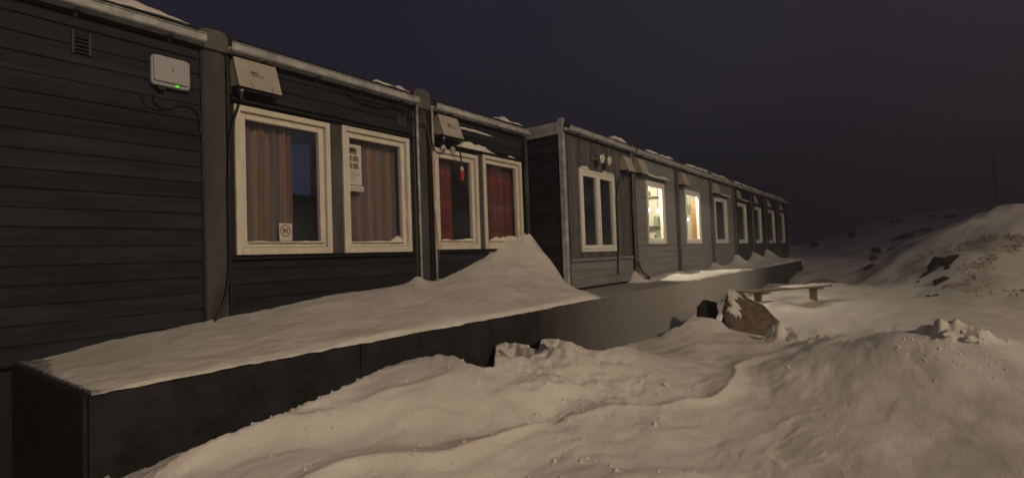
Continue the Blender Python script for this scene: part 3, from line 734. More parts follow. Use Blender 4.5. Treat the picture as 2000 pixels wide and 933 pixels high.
for i, lb, pw_ in ((1, 'flat round ceiling lamp of the white lit room', 290), (2, 'flat round ceiling lamp of the orange lit room', 290)):
    hole = cabs[i][1]; cx, cy_ = XB-.42, (hole[0]+hole[1])/2-.05; zc = ZT-.2585
    t = thing('ceiling_lamp', lb, 'lamp', (cx, cy_, zc))
    MB().tube([(cx, cy_, zc), (cx, cy_, zc-.03)], [.13, .13], 24).build('base', M_WHITE, t)
    MB().tube([(cx, cy_, zc-.0305), (cx, cy_, zc-.07), (cx, cy_, zc-.085)], [.12, .10, .05], 24).build('diffuser', M_GLOBE, t, True)
    l = bpy.data.lights.new('lamp_bulb', 'POINT'); l.energy = pw_; l.color = (1, .85, .60); l.shadow_soft_size = .09
    o = bpy.data.objects.new('lamp_bulb', l); COL.objects.link(o); o.parent = t; o.location = (0, 0, -.20)
# what shows in the rooms through the glass
y1 = cabs[1][3]-.0705
sh = thing('wall_shelf', 'pale shelf with boxes on the wall of the white lit room', 'shelf', (XB-.6, y1, 1.7))
for z in (1.75, 2.12, 2.86): MB().box(XB-.85, XB-.22, y1-.16, y1, z, z+.022).build('board', M_WOODL, sh)
for a, z, hh, m_, lb in ((-.80, 1.772, .20, 'g', 'green box against the inner end of the lowest lit shelf board'), (-.62, 1.772, .15, 'w', 'pale low box between two green boxes on the lit shelf'),
                     (-.45, 1.772, .24, 'g', 'tall green box on the lowest lit shelf board'), (-.50, 2.142, .22, 'g', 'green box alone on the middle lit shelf board'), (-.72, 2.882, .14, 'g', 'small green box on the top lit shelf board')):
    tag(MB().box(XB+a, XB+a+.12, y1-.14, y1-.02, z, z+hh).build('storage_box', {'g': mat('green_box', (.14, .20, .14), .6), 'w': M_WHITE2}[m_], None, bevel=.004), lb, 'box')
y1 = cabs[2][3]-.0705
wd_ = thing('wardrobe', 'orange wooden wardrobe in the second lit room', 'wardrobe', (XB-.3, y1-.1, ZP+.082))
MB().box(XB-.46, XB-.11, y1-.22, y1, ZP+.083, 2.95).build('carcass', M_ROOMO, wd_, bevel=.004)
MB().box(XB-.45, XB-.12, y1-.242, y1-.2205, ZP+.12, 2.92).build('door', M_ROOMO, wd_, bevel=.004)
MB().box(XB-.42, XB-.405, y1-.262, y1-.2425, 1.9, 2.02).build('handle', M_CHROME, wd_)
pc = MB().box(XB-.64, XB-.50, y1-.012, y1, 2.55, 2.85).build('picture_frame', M_WOODL); tag(pc, 'small framed picture hanging beside the orange wardrobe', 'picture')
MB().box(XB-.625, XB-.515, y1-.0145, y1-.0125, 2.57, 2.83).build('print', mat('green_print', (.12, .18, .12), .8), pc)

def curtain(label, x, y0, y1, z0, z1, m, waves=7, amp=.025, seed=0):
    ny, nz = 70, 8; ys = np.linspace(0, 1, ny); r = np.random.default_rng(seed); ph = r.uniform(0, 6, 3)
    V = []; F = []
    for k in range(nz):
        t = k/(nz-1)
        for u in ys:
            s = amp*(math.sin((u+.07*math.sin(5*u+ph[2]))*waves*2*PI+ph[0])*(.6+.4*math.sin(3.3*u+ph[1]))+.45*math.sin(u*waves*4.7*PI+ph[1]+t))*(.75+.25*t)
            V.append((x+s, y0+(y1-y0)*u + .012*math.sin(3*t+ph[2]), z1+(z0-z1)*t))
    for k in range(nz-1):
        for j in range(ny-1): a = k*ny+j; F.append((a, a+1, a+ny+1, a+ny))
    o = tag(MB().poly(V, F).build('curtain', m, smooth=True), label, 'curtain')
    s = o.modifiers.new('solid', 'SOLIDIFY'); s.thickness = .003
    # rail it hangs from
    MB().tube([(x, y0-.03, z1+.006), (x, y1+.03, z1+.006)], .009, 8).build('rail', M_WHITE, o)
    return o
M_CURT = stripe_mat('striped_curtain_cloth', [(0, (.28, .165, .14)), (.10, (.36, .27, .22)), (.22, (.23, .12, .115)), (.36, (.19, .185, .21)), (.44, (.40, .29, .22)), (.6, (.25, .13, .12)), (.77, (.33, .245, .21)), (.86, (.16, .165, .20)), (1, (.28, .165, .14))], 2.1)
M_PLAID = stripe_mat('red_plaid_cloth', [(0, (.26, .032, .034)), (.25, (.30, .04, .036)), (.4, (.33, .14, .05)), (.55, (.06, .016, .026)), (.75, (.24, .034, .054)), (1, (.26, .032, .034))], 2.6,
                     plaid=(2.2, [(0, (.12, .02, .034)), (.3, (.36, .05, .042)), (.42, (.38, .18, .07)), (.5, (.05, .018, .03)), (.8, (.24, .03, .03)), (1, (.12, .02, .034))]))
M_SHEER = mat('pale_curtain_cloth', (.20, .215, .175), .9)
curtain('brown striped curtain drawn to one side above the no-dogs sign', XA-.16, 2.36, 2.98, 1.42, 3.06, M_CURT, 6, .034, 1)
bb = MB().box(XA-.262, XA-.258, 2.30, 3.40, 2.28, 3.10).build('blue_glow_panel', mat('blue_glow_tint', (.035, .085, .27), .8))  # added sheet, coloured to imitate the blue glow in this window
tag(bb, 'dark blue blind added behind the no-dogs window for its blue glow', 'insert')
MB().tube([(XA-.26, 2.29, 3.115), (XA-.26, 3.41, 3.115)], .016, 10).build('glow_panel_rod', M_WHITE, bb)
curtain('brown striped curtain behind the poster', XA-.17, 3.50, 4.46, 1.42, 3.06, M_CURT, 9, .034, 2)
curtain('red plaid curtain hanging behind the dangling red plug', XA-.16, 4.99, 5.50, 1.5, 3.03, M_PLAID, 4, .022, 3)
curtain('red plaid curtain filling the window by the tall drift', XA-.16, 6.03, 7.02, 1.5, 3.05, M_PLAID, 4, .016, 4)
h5 = cabs[1][1]; h6 = cabs[2][1]
curtain('pale curtain in the white lit room', XB-.17, h5[0]-.02, h5[0]+.24, 1.5, 3.05, M_SHEER, 4, .02, 5)
curtain('pale curtain in the orange lit room', XB-.17, h6[0]-.02, h6[0]+.30, 1.5, 3.05, M_SHEER, 4, .02, 6)

# ------------------------------------------------------------------ papers in the window
def text(s, size, loc, m, parent, name='lettering'):
    c = bpy.data.curves.new('t', 'FONT'); c.body = s; c.size = size; c.extrude = 0
    o = bpy.data.objects.new('t', c); COL.objects.link(o)
    dg = bpy.context.evaluated_depsgraph_get(); me = bpy.data.meshes.new_from_object(o.evaluated_get(dg)); bpy.data.objects.remove(o)
    co = np.zeros(len(me.vertices)*3); me.vertices.foreach_get('co', co); co = co.reshape(-1, 3)
    wd = np.stack([np.full(len(co), loc[0]), loc[1]+co[:, 0], loc[2]+co[:, 1]], -1)
    me.vertices.foreach_set('co', wd.ravel()); me.update(); me.materials.clear()
    return link(name, me, m, parent)
XG = XA-.070                                     # just inside the pane
XG = XA-.046                                     # taped to the outside of the pane
ps = MB().box(XG-.0015, XG, 3.60, 3.83, 2.42, 2.90).build('poster', M_PAPER)
tag(ps, 'white notice poster with small pictures taped in a window', 'poster')
x1 = XG+.0012
MB().box(XG+.0002, x1, 3.655, 3.765, 2.785, 2.865).build('picture', M_INK2, ps)
MB().poly([(x1+.001, 3.655, 2.80), (x1+.001, 3.765, 2.835), (x1+.001, 3.655, 2.862)], [(0, 1, 2)]).build('picture_shape', M_INK, ps)
for (a, b) in ((3.61, 2.70), (3.70, 2.70), (3.61, 2.61), (3.70, 2.61)): MB().box(XG+.0002, x1, a+.006, a+.084, b, b+.066).build('picture', M_INK2, ps)
for k in range(7): MB().box(XG+.0002, x1, 3.625, 3.625+random.uniform(.09, .17), 2.455+k*.019, 2.459+k*.019).build('text_line', M_INK2, ps)
st = MB().box(XG-.0015, XG+.0002, 3.605, 3.855, 2.345, 2.41).build('phone_number_strip', M_PAPER)
tag(st, 'narrow paper strip with a telephone number under the notice poster', 'paper strip')
text('467 67 70 79 52', .0335, (XG+.0015, 3.612, 2.366), M_INK, st)
sg = MB().box(XG-.0015, XG, 2.785, 2.925, 1.752, 1.935).build('no_dogs_sign', M_PAPER)
tag(sg, 'small white no-dogs sign in the bottom corner of a window', 'sign')
cy, cz = 2.852, 1.857; m = MB(); n = 32
for k in range(n):
    a, b = 2*PI*k/n, 2*PI*(k+1)/n
    m.poly([(x1, cy+r*math.cos(t), cz+r*math.sin(t)*1.06) for r, t in ((.050, a), (.059, a), (.059, b), (.050, b))], [(0, 1, 2, 3)])
m.poly([(x1+.0006, cy-.041, cz+.035), (x1+.0006, cy-.035, cz+.041), (x1+.0006, cy+.041, cz-.035), (x1+.0006, cy+.035, cz-.041)], [(0, 1, 2, 3)])
m.build('ring_and_bar', M_SIGNR, sg)
dog = [(-.026, -.032), (-.020, -.032), (-.014, -.008), (.010, -.008), (.014, -.032), (.020, -.032), (.020, .004), (.027, .016), (.037, .016), (.037, .023), (.028, .031), (.019, .028), (.012, .009), (-.018, .009), (-.029, .022), (-.033, .019), (-.026, .003)]
MB().poly([(x1, cy+a, cz+b) for a, b in dog], [tuple(range(len(dog)))]).build('dog_silhouette', M_INK, sg)

# ------------------------------------------------------------------ fittings on the walls
def rounded(x0, x1, y0, y1, z0, z1, r, name, m, parent=None):
    pr = []
    for (cyy, czz, a0) in ((y1-r, z1-r, 0), (y0+r, z1-r, 90), (y0+r, z0+r, 180), (y1-r, z0+r, 270)):
        for k in range(5):
            t = math.radians(a0+k*22.5); pr.append((cyy+r*math.cos(t), czz+r*math.sin(t)))
    return MB().extrx(pr, x0, x1).build(name, m, parent, bevel=.008)
rt = thing('wireless_router', 'white square outdoor router with a green light on windowless cabin wall', 'router', (XA+.03, 1.77, 3.08))
rounded(XA+.03, XA+.085, 1.615, 1.915, 3.085, 3.345, .03, 'back_shell', M_ROUTER, rt)
rounded(XA+.0855, XA+.108, 1.628, 1.895, 3.115, 3.340, .02, 'front_cover', M_ROUTER, rt)
MB().box(XA+.012, XA+.03, 1.70, 1.83, 3.15, 3.28).build('bracket', M_BLACK, rt)
b = MB()
for ang in (100, 20, -75):                                          # small three-bladed emblem
    t = math.radians(ang); d = (math.cos(t), math.sin(t)); nn = (-d[1], d[0])
    b.poly([(XA+.1095, 1.765+d[0]*.003, 3.232+d[1]*.003), (XA+.1095, 1.765+d[0]*.012+nn[0]*.006, 3.232+d[1]*.012+nn[1]*.006), (XA+.1095, 1.765+d[0]*.028, 3.232+d[1]*.028), (XA+.1095, 1.765+d[0]*.012-nn[0]*.002, 3.232+d[1]*.012-nn[1]*.002)], [(0, 1, 2, 3)])
b.build('emblem', M_INK, rt)
MB().box(XA+.086, XA+.092, 1.800, 1.820, 3.094, 3.108).build('status_light', M_LED, rt)
MB().box(XA+.035, XA+.08, 1.665, 1.72, 3.05, 3.086).build('cable_boot', M_CABLE, rt)

def cable(name, label, pts, r, m, cat='cable'):
    return tag(MB().tube(cr_spline(pts, 8), r, 8).build(name, m, smooth=True), label, cat)
def wp(x, y, X): return tuple(at(x, y, X=X))
cable('router_cable', 'thin black cable looping from the router to the corner trim', [wp(300, 180, XA+.06), wp(303, 200, XA+.05), wp(325, 213, XA+.045), wp(355, 205, XA+.045), wp(380, 213, XA+.045), wp(390, 235, XA+.045), wp(392, 262, XA+.045)], .006, M_CABLE)
cable('router_cable', 'thin slack black cable hanging below the router into the wall', [wp(275, 183, XA+.05), wp(283, 203, XA+.04), wp(300, 213, XA+.04), wp(322, 214, XA+.04)], .004, M_CABLE)
cable('power_cable', 'thick black cable from blue plug down into platform snow', [wp(466, 205, XA+.13), wp(455, 240, XA+.09), wp(448, 290, XA+.06), wp(447, 400, XA+.055), wp(448, 520, XA+.055), wp(440, 580, XA+.06), wp(425, 615, XA+.07), wp(416, 640, XA+.09)], .013, M_CABLE)
cable('wall_cable', 'black cable sagging under the gutter to the downpipe joint', [wp(668, 172, XA+.03), wp(700, 197, XA+.05), wp(740, 210, XA+.05), wp(775, 208, XA+.06), wp(800, 225, XA+.07), wp(815, 242, XA+.06), wp(835, 245, XA+.06)], .010, M_CABLE)
cable('wall_cable', 'short black cable bridging the joint between two downpipes', [wp(796, 210, XA+.05), wp(815, 216, XA+.05), wp(838, 220, XA+.06)], .009, M_CABLE)
cable('orange_cable', 'thin orange cable from roof joint down beside a window to the sill', [wp(783, 168, XA+.15), wp(800, 183, XA+.19), wp(817, 198, XA+.19), wp(828, 225, XA+.12), wp(833, 243, XA+.09), wp(843, 300, XA+.08), wp(848, 400, XA+.08), wp(857, 480, XA+.09), wp(858, 505, XA+.07)], .0045, M_ORANGE)
cable('coupling_cable', 'black looped cable between window round sockets and sloped box', [wp(842, 240, XA+.05), wp(843, 275, XA+.09), wp(852, 297, XA+.10), wp(863, 300, XA+.10), wp(868, 290, XA+.10)], .008, M_CABLE)
cable('door_cable', 'black cable running down from sloped box beside the double casement', [wp(1208, 348, XB+.14), wp(1206, 370, XB+.08), wp(1203, 395, XB+.045), wp(1205, 440, XB+.045), wp(1207, 500, XB+.05), wp(1208, 535, XB+.07)], .016, M_CABLE)

def sloped_box(label, xf, y0, z0, wd=.42, h=.30, a=.09, b=.21, lead=False, sock=True, plain=False, m=M_WHITE2):
    y1 = y0+wd; z1 = z0+h
    t = thing('connection_box', label, 'electrical box', (xf+.02, (y0+y1)/2, z0), 'sloped connection boxes over the windows')
    MB().extr([(xf+.016, z0+.035), (xf+b-.012, z0+.02), (xf+a-.006, z1), (xf+.016, z1)], y0+.006, y1-.006).build('housing', m, t, bevel=.006)
    # hinged sloping lid, slightly proud
    MB().extr([(xf+b-.010, z0), (xf+b+.006, z0+.004), (xf+a+.012, z1+.012), (xf+a-.004, z1+.006)], y0, y1).build('lid', m, t, bevel=.004)
    MB().box(xf+.018, xf+b-.03, y0+.02, y1-.02, z0-.02, z0+.018).build('underside', M_BLACK, t)
    if not plain:
        # two rows of worn lettering and two latches on the lid
        def onlid(y, s): return (xf+a+.0125+(b-a-.006)*s, y, z1+.012-(h+.008)*s)
        for (ya, yb, s, hh, mm) in ((y0+.14, y0+.21, .40, .022, M_INK), (y0+.14, y0+.27, .50, .022, M_INK2)):
            yk = ya
            while yk < yb:
                e = random.uniform(.006, .012); p = [onlid(yk, s), onlid(yk+e, s), onlid(yk+e, s+hh/h), onlid(yk, s+hh/h)]
                MB().poly([(q[0]+.0015, q[1], q[2]) for q in p], [(0, 1, 2, 3)]).build('lettering', mm, t); yk += e+.004
        for yk in (y0+.12, y0+.32):
            p = [onlid(yk, .80), onlid(yk+.006, .80), onlid(yk+.006, 1.0), onlid(yk, 1.0)]
            MB().poly([(q[0]+.002, q[1], q[2]) for q in p], [(0, 1, 2, 3)]).build('latch', M_BLACK, t)
    if sock:
        s = MB().tube([(xf+.14, y0+.045, z0+.01), (xf+.155, y0+.045, z0-.055)], [.03, .026], 12).build('blue_socket', M_BLUE, t)
        MB().tube([(xf+.155, y0+.045, z0-.055), (xf+.16, y0+.045, z0-.10)], [.026, .016], 12).build('plug', M_CABLE, s)
        MB().box(xf+.165, xf+.176, y0+.03, y0+.058, z0-.03, z0-.005).build('socket_flap', M_WHITE, s)
    return t
sloped_box('sloped pale box with worn lettering over the striped-curtain windows', XA, 2.285, 3.20, .42, .30)
sloped_box('sloped pale box over the red plaid curtain window', XA, 5.00, 3.19, .40, .30)
sloped_box('sloped pale box beside the double casement window', XB, 9.42, 3.10, .36, .30, plain=True)
nl = {1: 'sloped pale box over the white lit window', 2: 'sloped pale box over the orange lit window', 3: 'sloped box over the first unlit window beyond the orange room',
      4: 'sloped box over the second unlit window beyond the orange room', 5: 'sloped box over the third unlit window beyond the orange room',
      6: 'sloped box over the next-to-last window', 7: 'sloped box over the last window of the row'}
for i in range(1, 8):
    sloped_box(nl[i], XB, cabs[i][2]+.12, 3.12, .36, .32, plain=True, sock=False)
# round sockets under the plaid window's box
for p, lb in (((866, 290), 'round white socket next to the looped cable'), ((884, 293), 'round white socket next to the blue plug')):
    c = at(*p, X=XA+.05); t = thing('round_socket', lb, 'socket', tuple(c))
    MB().tube([(XA+.0352, c[1], c[2]), (XA+.058, c[1], c[2])], .05, 18).build('cover', M_WHITE2, t)
    MB().tube([(XA+.0585, c[1], c[2]), (XA+.066, c[1], c[2])], .034, 16).build('face', M_WHITE, t)
    for k in range(5):
        a = k*2*PI/5; MB().tube([(XA+.0662, c[1]+.02*math.cos(a), c[2]+.02*math.sin(a)), (XA+.0685, c[1]+.02*math.cos(a), c[2]+.02*math.sin(a))], .005, 6).build('contact_hole', M_BLACK, t)
rp = thing('red_plug', 'red industrial plug with a white collar dangling before a window', 'plug', wp(902, 352, XA+.13))
a, b_, c_, d_ = [wp(902, y, XA+.13) for y in (293, 326, 333, 352)]
MB().tube(cr_spline([wp(885, 280, XA+.16), wp(896, 292, XA+.15), wp(900, 305, XA+.13), b_], 6), .011, 8).build('lead', M_CABLE, rp, True)
MB().tube([b_, c_], [.018, .028], 14).build('collar', M_WHITE, rp)
MB().tube([c_, (c_[0], c_[1], c_[2]-.02), (c_[0], c_[1], c_[2]-.075), d_], [.030, .034, .034, .030], 14).build('plug_body', M_RED, rp)

# twin wall lamp on the upright-board cabin
tl = thing('twin_wall_lamp', 'pair of round unlit floodlights with glass lenses on upright boards', 'wall lamp', wp(1170, 315, XB+.03))
cm = at(1170, 312, X=XB+.05)
MB().box(XB+.02, XB+.05, cm[1]-.30, cm[1]+.34, cm[2]-.025, cm[2]+.02).build('bracket', M_CHROME, tl)
for dy in (-.13, .15):
    h_ = MB().tube([(XB+.05, cm[1]+dy, cm[2]), (XB+.10, cm[1]+dy, cm[2]-.004), (XB+.155, cm[1]+dy+.01, cm[2]-.012), (XB+.18, cm[1]+dy+.012, cm[2]-.016)], [.045, .075, .095, .098], 18).build('housing', M_CHROME, tl, True)
    MB().tube([(XB+.1805, cm[1]+dy+.012, cm[2]-.016), (XB+.192, cm[1]+dy+.012, cm[2]-.018)], [.088, .070], 18).build('lens', M_LENS, h_)

# red plug on the platform at the seam drift
p0 = at(1252, 541, Z=ZP+.06)
cr_ = thing('red_plug', 'red plug and cable end lying in snow at the cabin joint', 'plug', tuple(p0))
MB().tube([tuple(p0), (p0[0]+.05, p0[1]+.12, p0[2]-.005)], [.038, .034], 12).build('plug_body', M_RED, cr_)
MB().tube(cr_spline([(XB+.09, S[1]-.02, ZP+.42), (XB+.16, S[1]+.0, ZP+.22), (XB+.28, S[1]+.08, ZP+.07), tuple(p0)], 6), .016, 8).build('lead', M_CABLE, cr_, True)

# ------------------------------------------------------------------ snow on roofs and ledges
snow_slab('snow_patch', 'long snow slab on the roof edge of the windowless cabin', XA-.25, XA+.04, .9, 1.93, ZT+.08, .10, 1)
snow_slab('snow_patch', 'snow slab on the roof edge beside the orange cable', XA-.25, XA+.04, 4.02, 4.56, ZT+.08, .09, 2)
snow_slab('snow_patch', 'snow heap on the roof corner above the tall drift', XA-.2, XA+.05, 6.35, 7.10, ZT+.08, .14, 3)
snow_slab('snow_patch', 'thin snow crust in the gutter over the red plaid curtains', XA+.05, XA+.165, 4.98, 5.9, ZT-.045, .05, 4)
snow_slab('snow_patch', 'snow piled on the flashing over the red plaid curtains', XA+.012, XA+.085, 5.40, 6.25, 3.12, .12, 5, rag=1.0)
snow_slab('snow_patch', 'thin snow on the flashing by the far plaid window', XA+.012, XA+.08, 6.62, 6.80, 3.12, .05, 6)
snow_slab('snow_patch', 'snow remnant on the board above the red plaid curtains', XA+.012, XA+.06, 5.36, 6.25, 3.40, .05, 16, rag=1.0)
for k, (H, a, b, hh, lb) in enumerate([(H2[0], .12, .92, .02, 'thin snow line on the sill with the no-dogs sign'), (H2[1], .12, .80, .02, 'thin snow line on the poster window sill'),
                                  (H2[1], .66, .89, .10, 'wedge of snow in the corner of the poster window sill'), (H3[0], .1, .9, .035, 'snow on the sill behind the dangling plug'), (H3[1], .1, .9, .10, 'thick snow on the sill beside the tall drift')]):
    L = H[1]-H[0]; snow_slab('sill_snow', lb, XA-.014, XA+.03, H[0]+L*a, H[0]+L*b, H[2]+.07+.055, hh, 20+k)
snow_slab('snow_patch', 'snow lump at one end of the double casement head', XB+.012, XB+.05, 7.78, 8.12, 2.995, .06, 30)
snow_slab('snow_patch', 'snow lump at the other end of the double casement head', XB+.012, XB+.05, 8.62, 9.12, 2.995, .08, 31)
snow_slab('snow_patch', 'snow slab sliding over the gutter of the upright-board cabin', XB-.2, XB+.05, 9.10, 9.75, ZT+.08, .12, 32)
snow_slab('snow_patch', 'snow layer on the hood over the white lit window', XB+.02, XB+.17, cabs[1][1][0]-.1, cabs[1][1][1]+.15, cabs[1][1][3]+.105, .07, 33, slope=-.36)
for i, lb in ((1, 'snow slab on the roof of the white lit cabin'), (2, 'snow slab on the roof of the orange lit cabin'), (3, 'snow slab on the roof of the first unlit cabin past the orange room'), (4, 'snow slab on the roof of the second unlit cabin past the orange room'),
              (5, 'snow slab on the roof of the third unlit cabin past the orange room'), (6, 'snow slab on the next-to-last roof of the row'), (7, 'snow slab on the last roof of the row')):
    y0, y1 = cabs[i][2:]; snow_slab('snow_patch', lb, XB-.25, XB+.04, y0+(.3 if i > 2 else 1.6)*random.uniform(.3, 1), y1-.15, ZT+.075, .13, 40+i, rag=1.2)
for i, lb in ((3, 'snow on the hood of the first unlit window past the orange room'), (4, 'snow on the hood of the second unlit window past the orange room')):
    h_ = cabs[i][1]; snow_slab('snow_patch', lb, XB+.02, XB+.17, h_[0]-.1, h_[1]+.12, h_[3]+.105, .05, 60+i, slope=-.36)

# ------------------------------------------------------------------ rocks
def hull_rock(name, label, pts, m, sub=2, disp=.05, seed=0, freq=3.0, flat=True):
    bm = bmesh.new()
    for p in pts: bm.verts.new(p)
    r = bmesh.ops.convex_hull(bm, input=bm.verts)
    bmesh.ops.delete(bm, geom=[v_ for v_ in bm.verts if not v_.link_faces], context='VERTS')
    bmesh.ops.triangulate(bm, faces=bm.faces)
    for _ in range(sub): bmesh.ops.subdivide_edges(bm, edges=bm.edges, cuts=1, use_grid_fill=True)
    bmesh.ops.triangulate(bm, faces=bm.faces); bm.normal_update()
    co = np.array([v_.co for v_ in bm.verts])
    n = fbm(co[:, 0]*freq+co[:, 2]*freq*.8, co[:, 1]*freq-co[:, 2]*freq*.6, seed, 3)
    for v_, q in zip(bm.verts, n): v_.co += v_.normal*float(q)*disp
    me = bpy.data.meshes.new(name); bm.to_mesh(me); bm.free()
    return tag(link(name, me, m, smooth=not flat), label, 'rock')
def pp(x, y, zd): return tuple(at(x, y, zd=zd))
B = [pp(1422, 566, 8.35), pp(1432, 566, 8.3), pp(1452, 570, 8.55), pp(1490, 600, 8.5), pp(1522, 626, 8.5), pp(1524, 650, 8.6), pp(1500, 652, 8.1), pp(1440, 662, 7.95), pp(1425, 640, 8.0), pp(1414, 605, 8.2), pp(1412, 640, 8.7),
     pp(1470, 640, 9.2), pp(1440, 590, 9.0), pp(1500, 640, 9.2), pp(1440, 668, 8.6)]
bd = hull_rock('boulder', 'large brown angular boulder sticking out of the snow near the platform', B, M_ROCKB, 3, .03, 5, 6.0)
def conform_snow(src, inside, off, name):
    """a skin of snow stuck on those faces of a rock that lie inside the test"""
    bm = bmesh.new(); bm.from_mesh(src.data); bm.normal_update()
    bmesh.ops.delete(bm, geom=[f for f in bm.faces if not inside(f.calc_center_median(), f.normal)], context='FACES')
    for v_ in bm.verts: v_.co += v_.normal*off
    me = bpy.data.meshes.new(name); bm.to_mesh(me); bm.free()
    o = link(name, me, SNOW, src, True); m_ = o.modifiers.new('solid', 'SOLIDIFY'); m_.thickness = off*1.6; m_.offset = -1
    return o
def _px(p):
    d = np.array(p)-CAM; z = d@_F; return 1000+FPX*(d@_R)/z, 466.5-FPX*(d@_U)/z
def _strip(c, n):
    x, y = _px(c); xl = 1428+(y-565)*.16+4*math.sin(y*.35); return abs(x-xl) < 9+3*math.sin(y*.21) and 560 < y < 618 and n.dot(Vector(_F)) < .1
conform_snow(bd, _strip, .018, 'snow_cap')
hull_rock('rock', 'black rock half buried to one side of the brown boulder', [pp(x, y, z) for x, y, z in ((1360, 628, 8.5), (1362, 600, 8.6), (1374, 588, 8.7), (1402, 588, 8.8), (1404, 610, 8.6), (1385, 632, 8.4), (1358, 645, 8.5), (1395, 640, 9.1), (1365, 630, 9.1))], M_ROCKD, 2, .03, 9, 5)
hull_rock('rock', 'low brown rock behind the bench', [pp(x, y, z) for x, y, z in ((1568, 556, 14.6), (1585, 548, 14.8), (1615, 543, 15), (1632, 548, 15), (1645, 560, 14.8), (1630, 568, 14.5), (1575, 566, 14.4), (1610, 566, 15.6))], M_ROCKB, 2, .05, 12, 3)
def outcrop(label, x, y, w_, h_, zd, ang=0.0, seed=0, m=M_ROCKD):
    r = random.Random(seed); c = hit(x, y+h_*.25)
    if c is None: c = at(x, y, zd=zd)
    zd = float((c-CAM)@_F); zg = gz(c[0], c[1]); ww, hh = w_*zd/1000*.75, h_*zd/1000*.75
    pts = []
    for k in range(14):
        t = r.uniform(0, 2*PI); q = r.uniform(.55, 1.0)
        u = math.cos(t)*ww*q; v_ = math.sin(t)*hh*q
        u, v_ = u*math.cos(ang)-v_*math.sin(ang), u*math.sin(ang)+v_*math.cos(ang)
        dp = r.uniform(-.9, .6)*max(hh, ww*.7, .06)
        g = np.array([c[0], c[1], zg]) + _R0*u + np.array([0, 0, 1])*v_ + np.array([_F[0], _F[1], 0])*(-dp)
        pts.append(tuple(g))
    pts.append((c[0]+_F[0]*.25, c[1]+_F[1]*.25, zg-.35)); pts.append((c[0], c[1], zg-.3))
    return hull_rock('rock_outcrop', label, pts, m, 1, .03, seed, 4)
OC = [(1830, 512, 46, 26, 15.2, .35, 'largest black rock outcrop in the near snow slope'), (1858, 506, 34, 12, 15.3, .5, 'narrow black rock running up from the largest outcrop'), (1808, 535, 14, 8, 14.7, .4, 'small black rock below the largest outcrop'),
      (1840, 546, 24, 11, 14.5, .2, 'black rock beneath the largest outcrop on the slope'), (1853, 521, 9, 8, 15, 0, 'stubby black rock beside the largest outcrop'), (1795, 548, 11, 5, 14.2, .4, 'low stone chip at the foot of the near slope'),
      (1813, 578, 9, 5, 13.6, .5, 'lowest small black rock on the near slope'), (1829, 576, 12, 4, 13.6, .3, 'flat black stone beside the lowest rock'), (1714, 488, 9, 16, 24, .5, 'upper dark rock in the shaded gully'), (1706, 503, 10, 12, 23, .6, 'middle dark rock in the shaded gully'), (1741, 486, 16, 6, 24, .5, 'thin dark ledge beside the shaded gully'),
      (1700, 520, 20, 8, 21, .4, 'dark stones at the foot of the gully'), (1666, 456, 10, 18, 38, .3, 'dark pointed rock on the far ridge'), (1592, 478, 12, 14, 36, .5, 'dark rock where the far ridge starts'),
      (1748, 432, 26, 8, 40, .1, 'low dark rocks along the far ridge top'), (1816, 421, 9, 12, 40, 0, 'upright dark stone on the far ridge top'), (1863, 421, 28, 9, 40, 0, 'long dark rock on the far ridge top'),
      (1765, 462, 40, 10, 30, .3, 'streak of dark rock below the far ridge'), (1800, 450, 30, 8, 30, .3, 'streak of dark rock above the gully'), (1562, 520, 5, 26, 25.5, 0, 'dark stone at the platform end'), (1935, 408, 20, 7, 43, .2, 'dark hummock at the pole foot')]
for k, (x, y, a, b, zd, an, lb) in enumerate(OC): outcrop(lb, x, y, a, b, zd, an, 100+k)
# broken snow clods in the foreground
def clod(label, x, y, z, s, seed):
    c = hit(x, y); zg = gz(c[0], c[1]); r = random.Random(seed)
    pts = [(c[0]+r.uniform(-1, 1)*s, c[1]+r.uniform(-1, 1)*s, zg+r.uniform(-.4, .7)*s) for _ in range(16)]
    o = hull_rock('snow_clod', label, pts, SNOW, 2, .012, seed, 12, flat=True); o['category'] = 'snow clod'
clod('small broken snow clod lying alone in the smooth snow', 1300, 752, .15, .045, 3)
clod('snow clod standing in the wind hole by the platform face', 985, 690, .5, .09, 4)
clod('pale snow chunk leaning on the platform face', 1075, 672, .45, .08, 5)
clod('rough snow clod on the broken crest', 1850, 655, .55, .07, 6)
clod('second rough snow clod on the broken crest', 1900, 662, .55, .06, 7)

# loose crumbs of wind crust
cm_ = MB(); r = random.Random(11)
spots = [((1090, 800), 150, .55), ((1150, 860), 50, .4), ((1835, 668), 90, .35), ((1900, 675), 70, .3), ((1545, 668), 60, .25), ((985, 690), 50, .2), ((1075, 680), 40, .2), ((1305, 752), 30, .15), ((700, 790), 50, .4), ((500, 880), 40, .4), ((1500, 800), 18, .9)]
for (px, py), n, sg_ in spots:
    c = hit(px, py); xs = np.array([c[0]+r.gauss(0, sg_) for _ in range(n)]); ys = np.array([c[1]+r.gauss(0, sg_) for _ in range(n)])
    zs_ = ground(xs, ys)
    for x0, y0, z0 in zip(xs, ys, zs_):
        if x0 < XP+.05: continue
        q = r.uniform(.004, .016)*(1 if r.random() < .85 else 1.8); j = lambda: r.uniform(.6, 1.3)*q
        cm_.poly([(x0+j(), y0, z0), (x0, y0+j(), z0), (x0-j(), y0, z0), (x0, y0-j(), z0), (x0+r.uniform(-.3, .3)*q, y0, z0+j()), (x0, y0, z0-j())], [(0, 1, 4), (1, 2, 4), (2, 3, 4), (3, 0, 4), (1, 0, 5), (2, 1, 5), (3, 2, 5), (0, 3, 5)])
co_ = cm_.build('snow_crumbs', SNOW); co_['kind'] = 'stuff'; co_['label'] = 'loose crumbs of broken wind crust on the snow'; co_['category'] = 'snow crumbs'

